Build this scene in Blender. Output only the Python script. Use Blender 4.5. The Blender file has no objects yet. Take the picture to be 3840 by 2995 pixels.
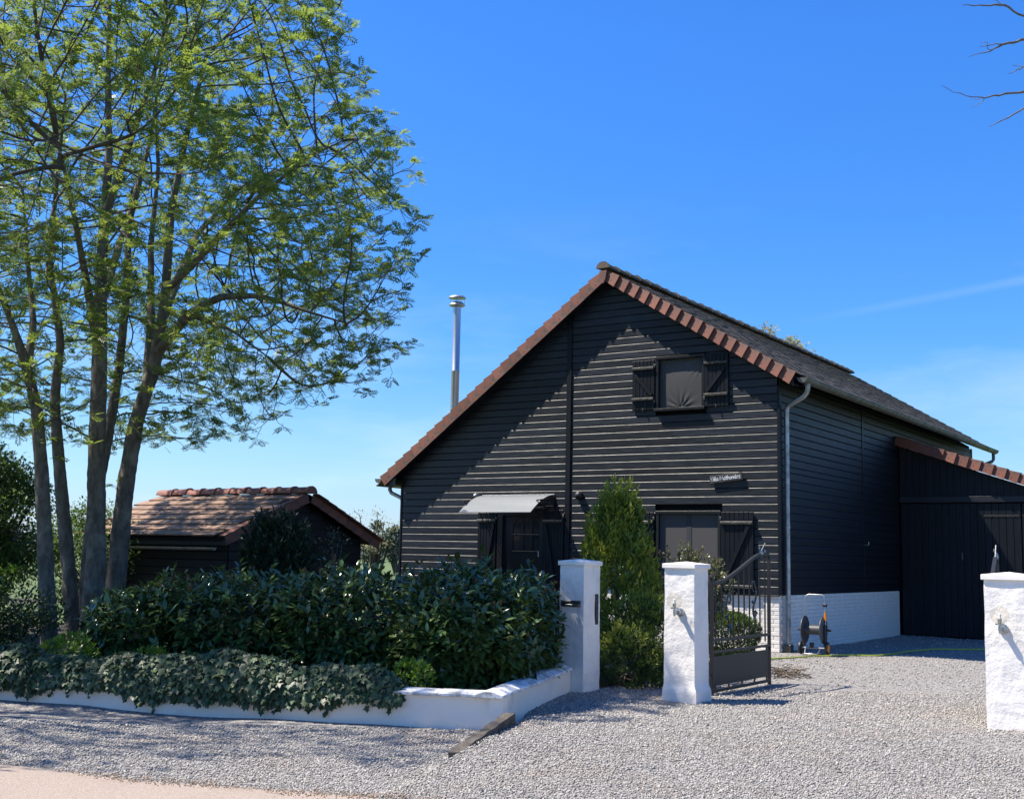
import bpy, math, random
import numpy as np
from mathutils import Vector, Matrix

random.seed(7); RNG = np.random.default_rng(11)
scene = bpy.context.scene
COL = scene.collection
R = math.radians
PI = math.pi

# ------------------------------------------------------------------ camera
cam_d = bpy.data.cameras.new('camera'); cam = bpy.data.objects.new('camera', cam_d); COL.objects.link(cam)
cam_d.sensor_fit = 'HORIZONTAL'; cam_d.sensor_width = 36.0; cam_d.lens = 36.0*4487/3840
cam_d.clip_start = 0.1; cam_d.clip_end = 9000
_up = Vector((0.02108314, 0.99121149, -0.13059588))          # world up seen in camera axes
_f = Vector((0, 0, -1)); _f = (_f - _up*_f.dot(_up)).normalized(); _r = _f.cross(_up)
M3 = Matrix((_r, _f, _up))                                   # camera axes -> world
cam.matrix_world = Matrix.Translation((0, 0, 1.6)) @ M3.to_4x4()
scene.camera = cam

# ------------------------------------------------------------------ light
LDIR = Vector((0.62, -0.06, -1.0)).normalized()              # way the sunlight travels
SUN_EL = math.asin(-LDIR.z); SUN_AZ = math.atan2(-LDIR.x, -LDIR.y)
world = bpy.data.worlds.new('World'); scene.world = world; world.use_nodes = True
nt = world.node_tree; nt.nodes.clear()
wo = nt.nodes.new('ShaderNodeOutputWorld'); wb = nt.nodes.new('ShaderNodeBackground')
sky = nt.nodes.new('ShaderNodeTexSky'); sky.sky_type = 'NISHITA'; sky.sun_disc = False
sky.sun_elevation = SUN_EL; sky.sun_rotation = SUN_AZ
sky.air_density = 1.0; sky.dust_density = 0.3; sky.ozone_density = 3.0; sky.altitude = 0
hsv = nt.nodes.new('ShaderNodeHueSaturation'); hsv.inputs['Saturation'].default_value = 1.25
nt.links.new(sky.outputs[0], hsv.inputs['Color'])
# clear spring air: deeper blue overhead, pale cyan at the horizon
tc0 = nt.nodes.new('ShaderNodeTexCoord'); sx0 = nt.nodes.new('ShaderNodeSeparateXYZ'); nt.links.new(tc0.outputs['Generated'], sx0.inputs[0])
rampz = nt.nodes.new('ShaderNodeValToRGB'); el = rampz.color_ramp.elements
pts_ = [(0.0, (.66, .84, 1.34)), (.03, (.72, .88, 1.30)), (.088, (.80, .96, 1.16)), (.18, (.60, .95, 1.32)), (.26, (.62, .99, 1.42)), (.41, (.70, 1.10, 1.62)), (1.0, (.80, 1.06, 1.45))]
el[0].position = 0; el[1].position = 1
for p_, _ in pts_[1:-1]: el.new(p_)
for e_, (p_, c_) in zip(sorted(el, key=lambda q: q.position), pts_): e_.color = (c_[0]/2, c_[1]/2, c_[2]/2, 1)
nt.links.new(sx0.outputs['Z'], rampz.inputs[0])
mulz = nt.nodes.new('ShaderNodeMixRGB'); mulz.blend_type = 'MULTIPLY'; mulz.inputs[0].default_value = 1
dbl = nt.nodes.new('ShaderNodeMixRGB'); dbl.blend_type = 'ADD'; dbl.inputs[0].default_value = 1
nt.links.new(rampz.outputs[0], dbl.inputs[1]); nt.links.new(rampz.outputs[0], dbl.inputs[2])
nt.links.new(hsv.outputs[0], mulz.inputs[1]); nt.links.new(dbl.outputs[0], mulz.inputs[2])
# thin wisps low in the sky and one old vapour trail
tc = nt.nodes.new('ShaderNodeTexCoord')
mp = nt.nodes.new('ShaderNodeMapping'); mp.inputs['Scale'].default_value = (2.2, 2.2, 9.0)
nz = nt.nodes.new('ShaderNodeTexNoise'); nz.inputs['Scale'].default_value = 1.6; nz.inputs['Detail'].default_value = 6
nz.inputs['Roughness'].default_value = 0.55
nt.links.new(tc.outputs['Generated'], mp.inputs['Vector']); nt.links.new(mp.outputs[0], nz.inputs['Vector'])
rm = nt.nodes.new('ShaderNodeMapRange'); rm.inputs[1].default_value = 0.50; rm.inputs[2].default_value = 0.78
rm.inputs[3].default_value = 0.0; rm.inputs[4].default_value = 0.40
nt.links.new(nz.outputs[0], rm.inputs[0])
sx = nt.nodes.new('ShaderNodeSeparateXYZ'); nt.links.new(tc.outputs['Generated'], sx.inputs[0])
rz = nt.nodes.new('ShaderNodeMapRange'); rz.inputs[1].default_value = 0.30; rz.inputs[2].default_value = 0.05
nt.links.new(sx.outputs['Z'], rz.inputs[0])
mu = nt.nodes.new('ShaderNodeMath'); mu.operation = 'MULTIPLY'
nt.links.new(rm.outputs[0], mu.inputs[0]); nt.links.new(rz.outputs[0], mu.inputs[1])
mixw = nt.nodes.new('ShaderNodeMixRGB'); mixw.inputs[2].default_value = (7.5, 8.2, 9.2, 1)
nt.links.new(mu.outputs[0], mixw.inputs[0]); nt.links.new(mulz.outputs[0], mixw.inputs[1])
# vapour trail: a soft band along a great circle
dt = nt.nodes.new('ShaderNodeVectorMath'); dt.operation = 'DOT_PRODUCT'; dt.inputs[1].default_value = (.2064, .1462, -.9675); nt.links.new(tc.outputs['Generated'], dt.inputs[0])
ab = nt.nodes.new('ShaderNodeMath'); ab.operation = 'ABSOLUTE'; nt.links.new(dt.outputs['Value'], ab.inputs[0])
bd = nt.nodes.new('ShaderNodeMapRange'); bd.interpolation_type = 'SMOOTHSTEP'; bd.inputs[1].default_value = .0055; bd.inputs[2].default_value = .0; nt.links.new(ab.outputs[0], bd.inputs[0])
xr = nt.nodes.new('ShaderNodeMapRange'); xr.interpolation_type = 'SMOOTHSTEP'; xr.inputs[1].default_value = .20; xr.inputs[2].default_value = .33; nt.links.new(sx.outputs['X'], xr.inputs[0])
m1 = nt.nodes.new('ShaderNodeMath'); m1.operation = 'MULTIPLY'; nt.links.new(bd.outputs[0], m1.inputs[0]); nt.links.new(xr.outputs[0], m1.inputs[1])
m2 = nt.nodes.new('ShaderNodeMath'); m2.operation = 'MULTIPLY'; nt.links.new(m1.outputs[0], m2.inputs[0]); nt.links.new(nz.outputs[0], m2.inputs[1])
m3 = nt.nodes.new('ShaderNodeMath'); m3.operation = 'MULTIPLY'; m3.inputs[1].default_value = .13; nt.links.new(m2.outputs[0], m3.inputs[0])
mixt = nt.nodes.new('ShaderNodeMixRGB'); mixt.inputs[2].default_value = (7.0, 7.9, 9.0, 1); nt.links.new(m3.outputs[0], mixt.inputs[0]); nt.links.new(mixw.outputs[0], mixt.inputs[1])
nt.links.new(mixt.outputs[0], wb.inputs['Color'])
wb.inputs['Strength'].default_value = 0.079
nt.links.new(wb.outputs[0], wo.inputs[0])

sun_d = bpy.data.lights.new('sun', 'SUN'); sun = bpy.data.objects.new('sun', sun_d); COL.objects.link(sun)
sun_d.energy = 5.0; sun_d.angle = R(0.53); sun_d.color = (1.0, 0.93, 0.82)
sun.rotation_euler = LDIR.to_track_quat('-Z', 'Y').to_euler(); sun.location = (-30, 0, 50)

vs = scene.view_settings
vs.view_transform = 'Standard'; vs.look = 'None'; vs.exposure = 0.93; vs.gamma = 1.0; vs.use_curve_mapping = False
scene.display_settings.display_device = 'sRGB'
scene.cycles.max_bounces = 8; scene.cycles.transparent_max_bounces = 16
scene.cycles.use_denoising = True

# ------------------------------------------------------------------ helpers: objects
def tag(o, label=None, cat=None, group=None, kind=None):
    if label: o['label'] = label
    if cat: o['category'] = cat
    if group: o['group'] = group
    if kind: o['kind'] = kind
    return o
def empty(name, loc=(0, 0, 0), rz=0.0, label=None, cat=None, group=None):
    o = bpy.data.objects.new(name, None); o.empty_display_size = 0.2
    COL.objects.link(o); o.location = loc; o.rotation_euler = (0, 0, rz)
    return tag(o, label, cat, group)
def link(name, me, parent=None, loc=None, rot=None, scale=None):
    o = bpy.data.objects.new(name, me); COL.objects.link(o)
    if parent: o.parent = parent
    if loc is not None: o.location = loc
    if rot is not None: o.rotation_euler = rot
    if scale is not None: o.scale = scale
    return o

class MB:
    """collects boxes, prisms, tubes and lathes; build() links them as one mesh object"""
    def __init__(s): s.v = []; s.f = []; s.m = []; s.cur = 0
    def add(s, vs_, fs):
        o = len(s.v); s.v += [tuple(p) for p in vs_]
        for f in fs: s.f.append(tuple(i+o for i in f)); s.m.append(s.cur)
        return s
    def box(s, a, b, ch=0.0):
        x0, y0, z0 = a; x1, y1, z1 = b
        if ch <= 0:
            v = [(x, y, z) for z in (z0, z1) for y in (y0, y1) for x in (x0, x1)]
            return s.add(v, [(0, 2, 3, 1), (4, 5, 7, 6), (0, 1, 5, 4), (2, 6, 7, 3), (0, 4, 6, 2), (1, 3, 7, 5)])
        c = min(ch, (x1-x0)*.45, (y1-y0)*.45, (z1-z0)*.45)
        X = (x0, x1); Y = (y0, y1); Z = (z0, z1); v = []; idx = {}
        for i in (0, 1):
            for j in (0, 1):
                for k in (0, 1):
                    sx_, sy_, sz_ = (1-2*i, 1-2*j, 1-2*k)
                    idx[i, j, k, 0] = len(v); v.append((X[i], Y[j]+sy_*c, Z[k]+sz_*c))
                    idx[i, j, k, 1] = len(v); v.append((X[i]+sx_*c, Y[j], Z[k]+sz_*c))
                    idx[i, j, k, 2] = len(v); v.append((X[i]+sx_*c, Y[j]+sy_*c, Z[k]))
        f = []
        for i in (0, 1):
            q = [idx[i, 0, 0, 0], idx[i, 1, 0, 0], idx[i, 1, 1, 0], idx[i, 0, 1, 0]]; f.append(q if i else q[::-1])
            q = [idx[0, i, 0, 1], idx[0, i, 1, 1], idx[1, i, 1, 1], idx[1, i, 0, 1]]; f.append(q if i else q[::-1])
            q = [idx[0, 0, i, 2], idx[1, 0, i, 2], idx[1, 1, i, 2], idx[0, 1, i, 2]]; f.append(q if i else q[::-1])
        for i in (0, 1):
            for j in (0, 1):
                f.append([idx[i, j, 0, 0], idx[i, j, 1, 0], idx[i, j, 1, 1], idx[i, j, 0, 1]])
                f.append([idx[i, 0, j, 0], idx[i, 1, j, 0], idx[i, 1, j, 2], idx[i, 0, j, 2]])
                f.append([idx[0, i, j, 1], idx[1, i, j, 1], idx[1, i, j, 2], idx[0, i, j, 2]])
                for k in (0, 1): f.append([idx[i, j, k, 0], idx[i, j, k, 1], idx[i, j, k, 2]])
        return s.add(v, f)
    def prism(s, poly, ext, axis='y'):
        """poly: 2-D points, ext: (lo, hi); axis the extrusion runs along"""
        n = len(poly); v = []
        for e in ext:
            for a, b in poly:
                v.append({'y': (a, e, b), 'x': (e, a, b), 'z': (a, b, e)}[axis])
        f = [tuple(range(n)), tuple(range(2*n-1, n-1, -1))]
        for i in range(n):
            j = (i+1) % n; f.append((i, i+n, j+n, j))
        return s.add(v, f)
    def tube(s, pts, rad, n=8, cap=True):
        pts = [Vector(p) for p in pts]
        if not hasattr(rad, '__len__'): rad = [rad]*len(pts)
        o = len(s.v); ref = None
        for i, p in enumerate(pts):
            d = (pts[min(i+1, len(pts)-1)] - pts[max(i-1, 0)]).normalized()
            if ref is None:
                ref = Vector((0, 0, 1)) if abs(d.z) < .9 else Vector((1, 0, 0))
            a = (ref - d*ref.dot(d)).normalized(); ref = a; b = d.cross(a)
            for k in range(n):
                t = 2*PI*k/n; s.v.append(tuple(p + (a*math.cos(t) + b*math.sin(t))*rad[i]))
        for i in range(len(pts)-1):
            for k in range(n):
                k2 = (k+1) % n
                s.f.append((o+i*n+k, o+i*n+k2, o+(i+1)*n+k2, o+(i+1)*n+k)); s.m.append(s.cur)
        if cap:
            s.f.append(tuple(o+k for k in range(n-1, -1, -1))); s.m.append(s.cur)
            e = o+(len(pts)-1)*n; s.f.append(tuple(e+k for k in range(n))); s.m.append(s.cur)
        return s
    def lathe(s, prof, n=16, c=(0, 0, 0), axis='z'):
        o = len(s.v)
        for r_, h in prof:
            for k in range(n):
                t = 2*PI*k/n; a, b = r_*math.cos(t), r_*math.sin(t)
                p = {'z': (a, b, h), 'x': (h, a, b), 'y': (a, h, b)}[axis]
                s.v.append((p[0]+c[0], p[1]+c[1], p[2]+c[2]))
        for i in range(len(prof)-1):
            for k in range(n):
                k2 = (k+1) % n
                s.f.append((o+i*n+k, o+i*n+k2, o+(i+1)*n+k2, o+(i+1)*n+k)); s.m.append(s.cur)
        s.f.append(tuple(o+k for k in range(n-1, -1, -1))); s.m.append(s.cur)
        e = o+(len(prof)-1)*n; s.f.append(tuple(e+k for k in range(n))); s.m.append(s.cur)
        return s
    def mesh(s, name, mats, smooth=False):
        me = bpy.data.meshes.new(name); me.from_pydata(s.v, [], s.f)
        for m in (mats if isinstance(mats, (list, tuple)) else [mats]): me.materials.append(m)
        me.polygons.foreach_set('material_index', s.m)
        if smooth:
            me.polygons.foreach_set('use_smooth', [True]*len(s.f))
            if smooth != 'all': me.set_sharp_from_angle(angle=R(40))
        me.validate(); me.update()
        return me
    def build(s, name, mats, parent=None, smooth=False, **k):
        return link(name, s.mesh(name, mats, smooth), parent, **k)

def np_mesh(name, V, faces_idx, sizes, mat, smooth=False):
    """V (n,3); faces_idx flat loop array; sizes per-face vertex counts"""
    me = bpy.data.meshes.new(name)
    V = np.ascontiguousarray(V, np.float32); L = np.ascontiguousarray(faces_idx, np.int32); S = np.asarray(sizes, np.int32)
    me.vertices.add(len(V)); me.vertices.foreach_set('co', V.ravel())
    me.loops.add(len(L)); me.loops.foreach_set('vertex_index', L)
    me.polygons.add(len(S)); st = np.concatenate([[0], np.cumsum(S)[:-1]]).astype(np.int32)
    me.polygons.foreach_set('loop_start', st); me.polygons.foreach_set('loop_total', S)
    if smooth: me.polygons.foreach_set('use_smooth', np.ones(len(S), bool))
    me.materials.append(mat); me.update(calc_edges=True)
    return me
def unit(a): return a/np.maximum(np.linalg.norm(a, axis=-1, keepdims=True), 1e-9)
def scatter(name, tpl, P, axis, nrm, size, mat, smooth=False):
    """copies of a small template (verts x=side y=along z=normal; faces) welded into one mesh"""
    tv, tf = tpl; tv = np.array(tv, float); k = len(tv); n = len(P)
    ax = unit(axis); side = unit(np.cross(ax, nrm)); up = np.cross(side, ax)
    size = np.broadcast_to(np.asarray(size, float), (n,))
    V = P[:, None, :] + size[:, None, None]*(tv[None, :, 0:1]*side[:, None, :] + tv[None, :, 1:2]*ax[:, None, :] + tv[None, :, 2:3]*up[:, None, :])
    flat = np.concatenate([np.array(f) for f in tf]); sz = np.array([len(f) for f in tf])
    L = (flat[None, :] + (np.arange(n)*k)[:, None]).ravel()
    return np_mesh(name, V.reshape(-1, 3), L, np.tile(sz, n), mat, smooth)

# ------------------------------------------------------------------ helpers: materials
MATS = {}
def M(name, col, rough=0.6, col2=None, scale=6.0, stretch=(1, 1, 1), lo=.35, hi=.65, bump=0.0, bscale=40.0, bstretch=None,
      metal=0.0, obj=0.0, island=0.0, trans=0.0, tcol=None, spec=0.5, rvar=0.0, detail=5, coat=0.0, bdist=0.01, col3=None, scale3=2.0, lo3=.5, hi3=.6,
      bump2=0.0, bscale2=8.0):
    m = bpy.data.materials.new(name); m.use_nodes = True; n = m.node_tree.nodes; l = m.node_tree.links
    b = n['Principled BSDF']; out = n['Material Output']
    b.inputs['Base Color'].default_value = (*col, 1); b.inputs['Roughness'].default_value = rough
    b.inputs['Metallic'].default_value = metal; b.inputs['Specular IOR Level'].default_value = spec
    if coat: b.inputs['Coat Weight'].default_value = coat
    tcn = n.new('ShaderNodeTexCoord')
    def noise(sc, st, det=detail):
        mp_ = n.new('ShaderNodeMapping'); mp_.inputs['Scale'].default_value = st
        l.new(tcn.outputs['Object'], mp_.inputs[0])
        t = n.new('ShaderNodeTexNoise'); t.inputs['Scale'].default_value = sc; t.inputs['Detail'].default_value = det
        t.inputs['Roughness'].default_value = .62
        l.new(mp_.outputs[0], t.inputs['Vector']); return t
    cur = None
    def mixc(fac, c):
        nonlocal cur
        mx = n.new('ShaderNodeMixRGB'); l.new(fac, mx.inputs[0])
        if cur is None: mx.inputs[1].default_value = (*col, 1)
        else: l.new(cur, mx.inputs[1])
        mx.inputs[2].default_value = (*c, 1); cur = mx.outputs[0]
    if col2 is not None:
        t = noise(scale, stretch); r_ = n.new('ShaderNodeMapRange'); r_.inputs[1].default_value = lo; r_.inputs[2].default_value = hi
        l.new(t.outputs[0], r_.inputs[0]); mixc(r_.outputs[0], col2)
        if rvar:
            r2 = n.new('ShaderNodeMapRange'); r2.inputs[1].default_value = lo; r2.inputs[2].default_value = hi
            r2.inputs[3].default_value = rough; r2.inputs[4].default_value = rough+rvar
            l.new(t.outputs[0], r2.inputs[0]); l.new(r2.outputs[0], b.inputs['Roughness'])
    if col3 is not None:
        t = noise(scale3, (1, 1, 1)); r_ = n.new('ShaderNodeMapRange'); r_.inputs[1].default_value = lo3; r_.inputs[2].default_value = hi3
        l.new(t.outputs[0], r_.inputs[0]); mixc(r_.outputs[0], col3)
    for amt, kind in ((obj, 'obj'), (island, 'isl')):
        if amt:
            if kind == 'obj': src = n.new('ShaderNodeObjectInfo').outputs['Random']
            else: src = n.new('ShaderNodeNewGeometry').outputs['Random Per Island']
            r_ = n.new('ShaderNodeMapRange'); r_.inputs[3].default_value = 1-amt; r_.inputs[4].default_value = 1+amt
            l.new(src, r_.inputs[0])
            mx = n.new('ShaderNodeMixRGB'); mx.blend_type = 'MULTIPLY'; mx.inputs[0].default_value = 1
            if cur is None: mx.inputs[1].default_value = (*col, 1)
            else: l.new(cur, mx.inputs[1])
            l.new(r_.outputs[0], mx.inputs[2]); cur = mx.outputs[0]
    if cur is not None: l.new(cur, b.inputs['Base Color'])
    hgt = None
    if bump:
        t = noise(bscale, bstretch or (1, 1, 1), 6)
        bn = n.new('ShaderNodeBump'); bn.inputs['Strength'].default_value = bump; bn.inputs['Distance'].default_value = bdist
        l.new(t.outputs[0], bn.inputs['Height']); hgt = bn
    if bump2:
        t = noise(bscale2, (1, 1, 1), 4)
        b2 = n.new('ShaderNodeBump'); b2.inputs['Strength'].default_value = bump2; b2.inputs['Distance'].default_value = bdist*4
        l.new(t.outputs[0], b2.inputs['Height'])
        if hgt: l.new(hgt.outputs[0], b2.inputs['Normal'])
        hgt = b2
    if hgt: l.new(hgt.outputs[0], b.inputs['Normal'])
    if trans:
        tr = n.new('ShaderNodeBsdfTranslucent'); mx = n.new('ShaderNodeMixShader'); mx.inputs[0].default_value = trans
        tr.inputs['Color'].default_value = (*(tcol or col), 1)
        if cur is not None and tcol is None: l.new(cur, tr.inputs['Color'])
        l.new(b.outputs[0], mx.inputs[1]); l.new(tr.outputs[0], mx.inputs[2]); l.new(mx.outputs[0], out.inputs['Surface'])
    MATS[name] = m
    return m

black = M('black_wood_paint', (.0050, .0070, .0120), .42, (.020, .0225, .030), 5, (.6, 1, 9), .42, .70, bump=.35, bscale=30, bstretch=(.25, 1, 7), obj=.45, rvar=.12, bdist=.004)
black_y = M('black_wood_paint_side_shade', (.0025, .0040, .0075), .48, (.007, .009, .013), 5, (1, .6, 9), .45, .72, bump=.35, bscale=30, bstretch=(1, .25, 7), obj=.25, rvar=.1, bdist=.004, spec=.34)  # darker, bluer copy of the black: the side wall's shade is in its colour
black_v = M('black_wood_paint_upright', (.003, .0045, .008), .46, (.009, .0105, .0145), 5, (6, 6, .5), .45, .72, bump=.35, bscale=30, bstretch=(7, 1, .25), obj=.25, bdist=.004, spec=.30)
sunlit = M('sunlit_black_batten', (.03, .028, .025), .38, (.16, .145, .115), 14, (1, 1, 5), .50, .68, bump=.3, bscale=30, bstretch=(.3, 1, 5), obj=.2, bdist=.004)  # pale cream patches paint the sun's highlights onto battens and sill
core = M('dark_backing', (.004, .005, .007), .8, spec=.2)
terra = M('terracotta_verge', (.225, .080, .050), .75, (.125, .070, .055), 7, (1, 1, 1), .4, .7, bump=.3, bscale=60, obj=.22, col3=(.10, .085, .07), scale3=3.0, lo3=.52, hi3=.70)
naild = M('nail_head', (.05, .03, .025), .7)
tile = M('weathered_roof_tile', (.058, .046, .040), .8, (.10, .088, .075), 6, (1, 1, 1), .4, .7, bump=.4, bscale=50, obj=.10, island=.10, col3=(.036, .034, .032), scale3=1.2, lo3=.5, hi3=.7)
ridge_m = M('mossy_ridge_tile', (.15, .085, .06), .85, (.09, .085, .06), 7, (1, 1, 1), .38, .55, bump=.5, bscale=40, obj=.3, col3=(.055, .06, .03), scale3=5, lo3=.52, hi3=.66)
ridge_red = M('red_ridge_tile', (.30, .11, .075), .75, (.20, .10, .075), 7, (1, 1, 1), .4, .7, bump=.3, bscale=50, obj=.2)
shedtile = M('shed_roof_tile', (.24, .125, .085), .8, (.27, .185, .125), 5, (1, 1, 1), .35, .62, bump=.4, bscale=50, obj=.16, col3=(.16, .10, .085), scale3=2.2, lo3=.5, hi3=.66)
zinc = M('zinc', (.42, .43, .43), .42, (.28, .28, .27), 6, (1, 1, 1), .4, .65, metal=.85, rvar=.15, bump=.08, bscale=12)
zinc_aged = M('aged_zinc', (.16, .155, .14), .55, (.10, .10, .085), 5, (1, 1, 1), .4, .65, metal=.5, rvar=.15, bump=.1, bscale=12)
steel = M('polished_steel', (.52, .53, .55), .42, metal=1.0, bump=.04, bscale=3)
white = M('white_render', (.86, .80, .72), .85, (.74, .69, .63), 3, (1, 1, 1), .45, .75, bump=.14, bscale=45, bump2=.30, bscale2=9, bdist=.012, col3=(.60, .575, .50), scale3=2.4, lo3=.56, hi3=.80)
white_s = M('white_smooth_render', (.86, .80, .72), .85, (.72, .67, .61), 2.2, (1, 1, 1), .45, .8, bump=.2, bscale=70, bdist=.006)
coping_m = M('weathered_coping', (.74, .73, .71), .85, (.34, .33, .31), 9, (1, 1, 1), .46, .66, bump=.4, bscale=60, col3=(.16, .16, .15), scale3=5, lo3=.56, hi3=.72)
brick_m = M('white_painted_brick', (.80, .75, .685), .6, (.73, .68, .62), 6, (1, 1, 1), .4, .7, bump=.35, bscale=60, obj=.05)
mortar = M('white_painted_mortar', (.74, .70, .64), .85, bump=.3, bscale=80)
gate_m = M('dark_gate_paint', (.011, .009, .0085), .55, (.017, .014, .013), 8, (1, 1, 1), .4, .7, bump=.05, bscale=60)
iron_g = M('glossy_wrought_iron', (.014, .013, .013), .16, bump=.25, bscale=25, coat=.4)
fabric = M('dark_window_cloth', (.050, .048, .047), .55, bump=.15, bscale=300, bdist=.002)
screen = M('insect_screen', (.060, .055, .055), .7, (.068, .062, .062), 220, (1, 1, .2), .4, .6)
screen_d = M('shaded_mullion_behind_screen', (.036, .036, .042), .7)
doorglass = M('door_pane_glass', (.03, .032, .036), .08, spec=.6)
frame_m = M('black_window_frame', (.009, .009, .010), .35, obj=.1)
slot_m = M('grey_metal_slot', (.10, .10, .10), .35, metal=.6)
flap_m = M('bare_metal_flap', (.45, .45, .44), .3, metal=.9)
plastic_dk = M('dark_plastic', (.015, .014, .015), .5)
chrome = M('brushed_lamp_metal', (.45, .45, .45), .28, metal=.9)
bulb_m = M('white_bulb', (.85, .85, .84), .25)
hose_m = M('yellow_hose_rubber', (.36, .42, .035), .45)
orange = M('orange_plastic', (.75, .24, .02), .45)
reelgrey = M('grey_plastic', (.055, .058, .062), .5, obj=.1)
alu = M('aluminium_tube', (.36, .37, .39), .4, metal=.9)
sign_m = M('slate_sign', (.032, .029, .029), .7, (.048, .044, .043), 20, (1, 1, 1), .4, .7)
letter_m = M('white_chalk_paint', (.82, .82, .82), .8)
sleeper_m = M('weathered_timber', (.10, .085, .068), .85, (.045, .036, .028), 9, (1, 1, 1), .4, .65, bump=.6, bscale=30, bstretch=(1, .12, 1), bdist=.02)
bark = M('grey_ash_bark', (.17, .145, .115), .9, (.085, .072, .056), 14, (1, 1, .35), .38, .62, bump=.9, bscale=26, bstretch=(1, 1, .4), bdist=.03, col3=(.22, .20, .155), scale3=3.5, lo3=.52, hi3=.68)
twigbark = M('twig_bark', (.11, .085, .06), .85, (.06, .047, .036), 9, obj=.1)
greybranch = M('pale_bare_bark', (.17, .145, .12), .8, (.09, .075, .06), 14, bump=.4, bscale=60)
drytwig = M('dry_twigs', (.14, .105, .07), .9, island=.4)
logs = M('brown_edging_log', (.075, .045, .028), .9, obj=.3, bump=.4, bscale=50)
soil = M('garden_soil', (.055, .042, .03), .95, (.035, .04, .015), 3, bump=.5, bscale=20)
leaf_ash = M('ash_leaf', (.092, .150, .036), .42, island=.45, trans=.56, tcol=(.25, .33, .058), col2=(.15, .185, .034), scale=.55, lo=.46, hi=.62, detail=2)
leaf_laurel = M('laurel_leaf', (.058, .108, .032), .21, island=.5, trans=.18, spec=.6, col2=(.085, .13, .034), scale=1.2, lo=.4, hi=.6)
leaf_new = M('bronze_new_leaf', (.14, .085, .035), .4, island=.3, trans=.25)
leaf_ivy = M('ivy_leaf', (.040, .072, .028), .46, island=.55, trans=.12, spec=.35, col2=(.065, .095, .042), scale=2.0, lo=.4, hi=.6)
leaf_lime = M('lime_leaf', (.10, .19, .015), .5, island=.3, trans=.4)
leaf_thuja = M('golden_conifer_leaf', (.32, .34, .034), .6, island=.35, trans=.3, col2=(.10, .16, .024), scale=2.6, lo=.40, hi=.62)
leaf_jun = M('juniper_leaf', (.045, .090, .020), .6, island=.4, trans=.25, col2=(.07, .12, .022), scale=3, lo=.45, hi=.6)
leaf_jtip = M('juniper_young_tip', (.24, .28, .035), .6, island=.35, trans=.35)
leaf_yew = M('yew_leaf', (.026, .046, .020), .55, island=.35, trans=.1)  # dark yew green, with the shade of the tree put into it
leaf_box = M('box_leaf', (.09, .14, .022), .4, island=.35, trans=.3)
leaf_phot = M('photinia_leaf', (.13, .145, .055), .35, island=.5, trans=.3, col2=(.19, .12, .05), scale=5, lo=.52, hi=.64)
leaf_lilac = M('lilac_leaf', (.11, .175, .04), .5, island=.4, trans=.45)
leaf_pale = M('pale_spring_leaf', (.30, .29, .15), .6, island=.3, trans=.4)
leaf_dark = M('dark_hedge_leaf', (.045, .078, .02), .5, island=.35, trans=.2)
leaf_oak = M('far_tree_leaf', (.075, .105, .06), .7, island=.25, trans=.2)
lilac_f = M('lilac_flower', (.50, .32, .42), .7, island=.2, trans=.3)
stone = M('gravel_stone', (.315, .293, .262), .75, island=.52, bump=.2, bscale=90, col2=(.33, .28, .235), scale=.8, lo=.5, hi=.7)
pebble = M('tan_pebble', (.30, .21, .14), .8, island=.4)
wall_m = M('greyed_cream_render', (.86, .77, .655), .9, (.76, .68, .58), 1.6, (1, 1, 1), .42, .75, bump=.2, bscale=60, bdist=.006, bump2=.2, bscale2=6, col3=(.44, .41, .36), scale3=2.6, lo3=.60, hi3=.80)

def clear_glass(name, tint, rough=.0, fac=.12):
    m = bpy.data.materials.new(name); m.use_nodes = True; n = m.node_tree.nodes; l = m.node_tree.links; n.remove(n['Principled BSDF'])
    g = n.new('ShaderNodeBsdfGlossy'); g.inputs['Roughness'].default_value = rough
    t = n.new('ShaderNodeBsdfTransparent'); t.inputs['Color'].default_value = (*tint, 1)
    lw = n.new('ShaderNodeLayerWeight'); lw.inputs['Blend'].default_value = .5; pw = n.new('ShaderNodeMath'); pw.operation = 'POWER'; pw.inputs[1].default_value = 3.2; l.new(lw.outputs['Facing'], pw.inputs[0])
    fr = n.new('ShaderNodeMapRange'); fr.inputs[3].default_value = .045; fr.inputs[4].default_value = .6; l.new(pw.outputs[0], fr.inputs[0])
    mx = n.new('ShaderNodeMixShader'); l.new(fr.outputs[0], mx.inputs[0]); l.new(t.outputs[0], mx.inputs[1]); l.new(g.outputs[0], mx.inputs[2])
    l.new(mx.outputs[0], n['Material Output'].inputs['Surface']); return m
globe_m = clear_glass('clear_globe_glass', (.975, .955, .905))
canopy_m = bpy.data.materials.new('smoky_polycarbonate'); canopy_m.use_nodes = True
_n = canopy_m.node_tree.nodes; _l = canopy_m.node_tree.links; _b = _n['Principled BSDF']
_b.inputs['Base Color'].default_value = (.46, .48, .49, 1); _b.inputs['Roughness'].default_value = .22
_t = _n.new('ShaderNodeBsdfTransparent'); _t.inputs['Color'].default_value = (.6, .62, .65, 1); _mx = _n.new('ShaderNodeMixShader'); _mx.inputs[0].default_value = .48
_l.new(_t.outputs[0], _mx.inputs[1]); _l.new(_b.outputs[0], _mx.inputs[2]); _l.new(_mx.outputs[0], _n['Material Output'].inputs['Surface'])

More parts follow.
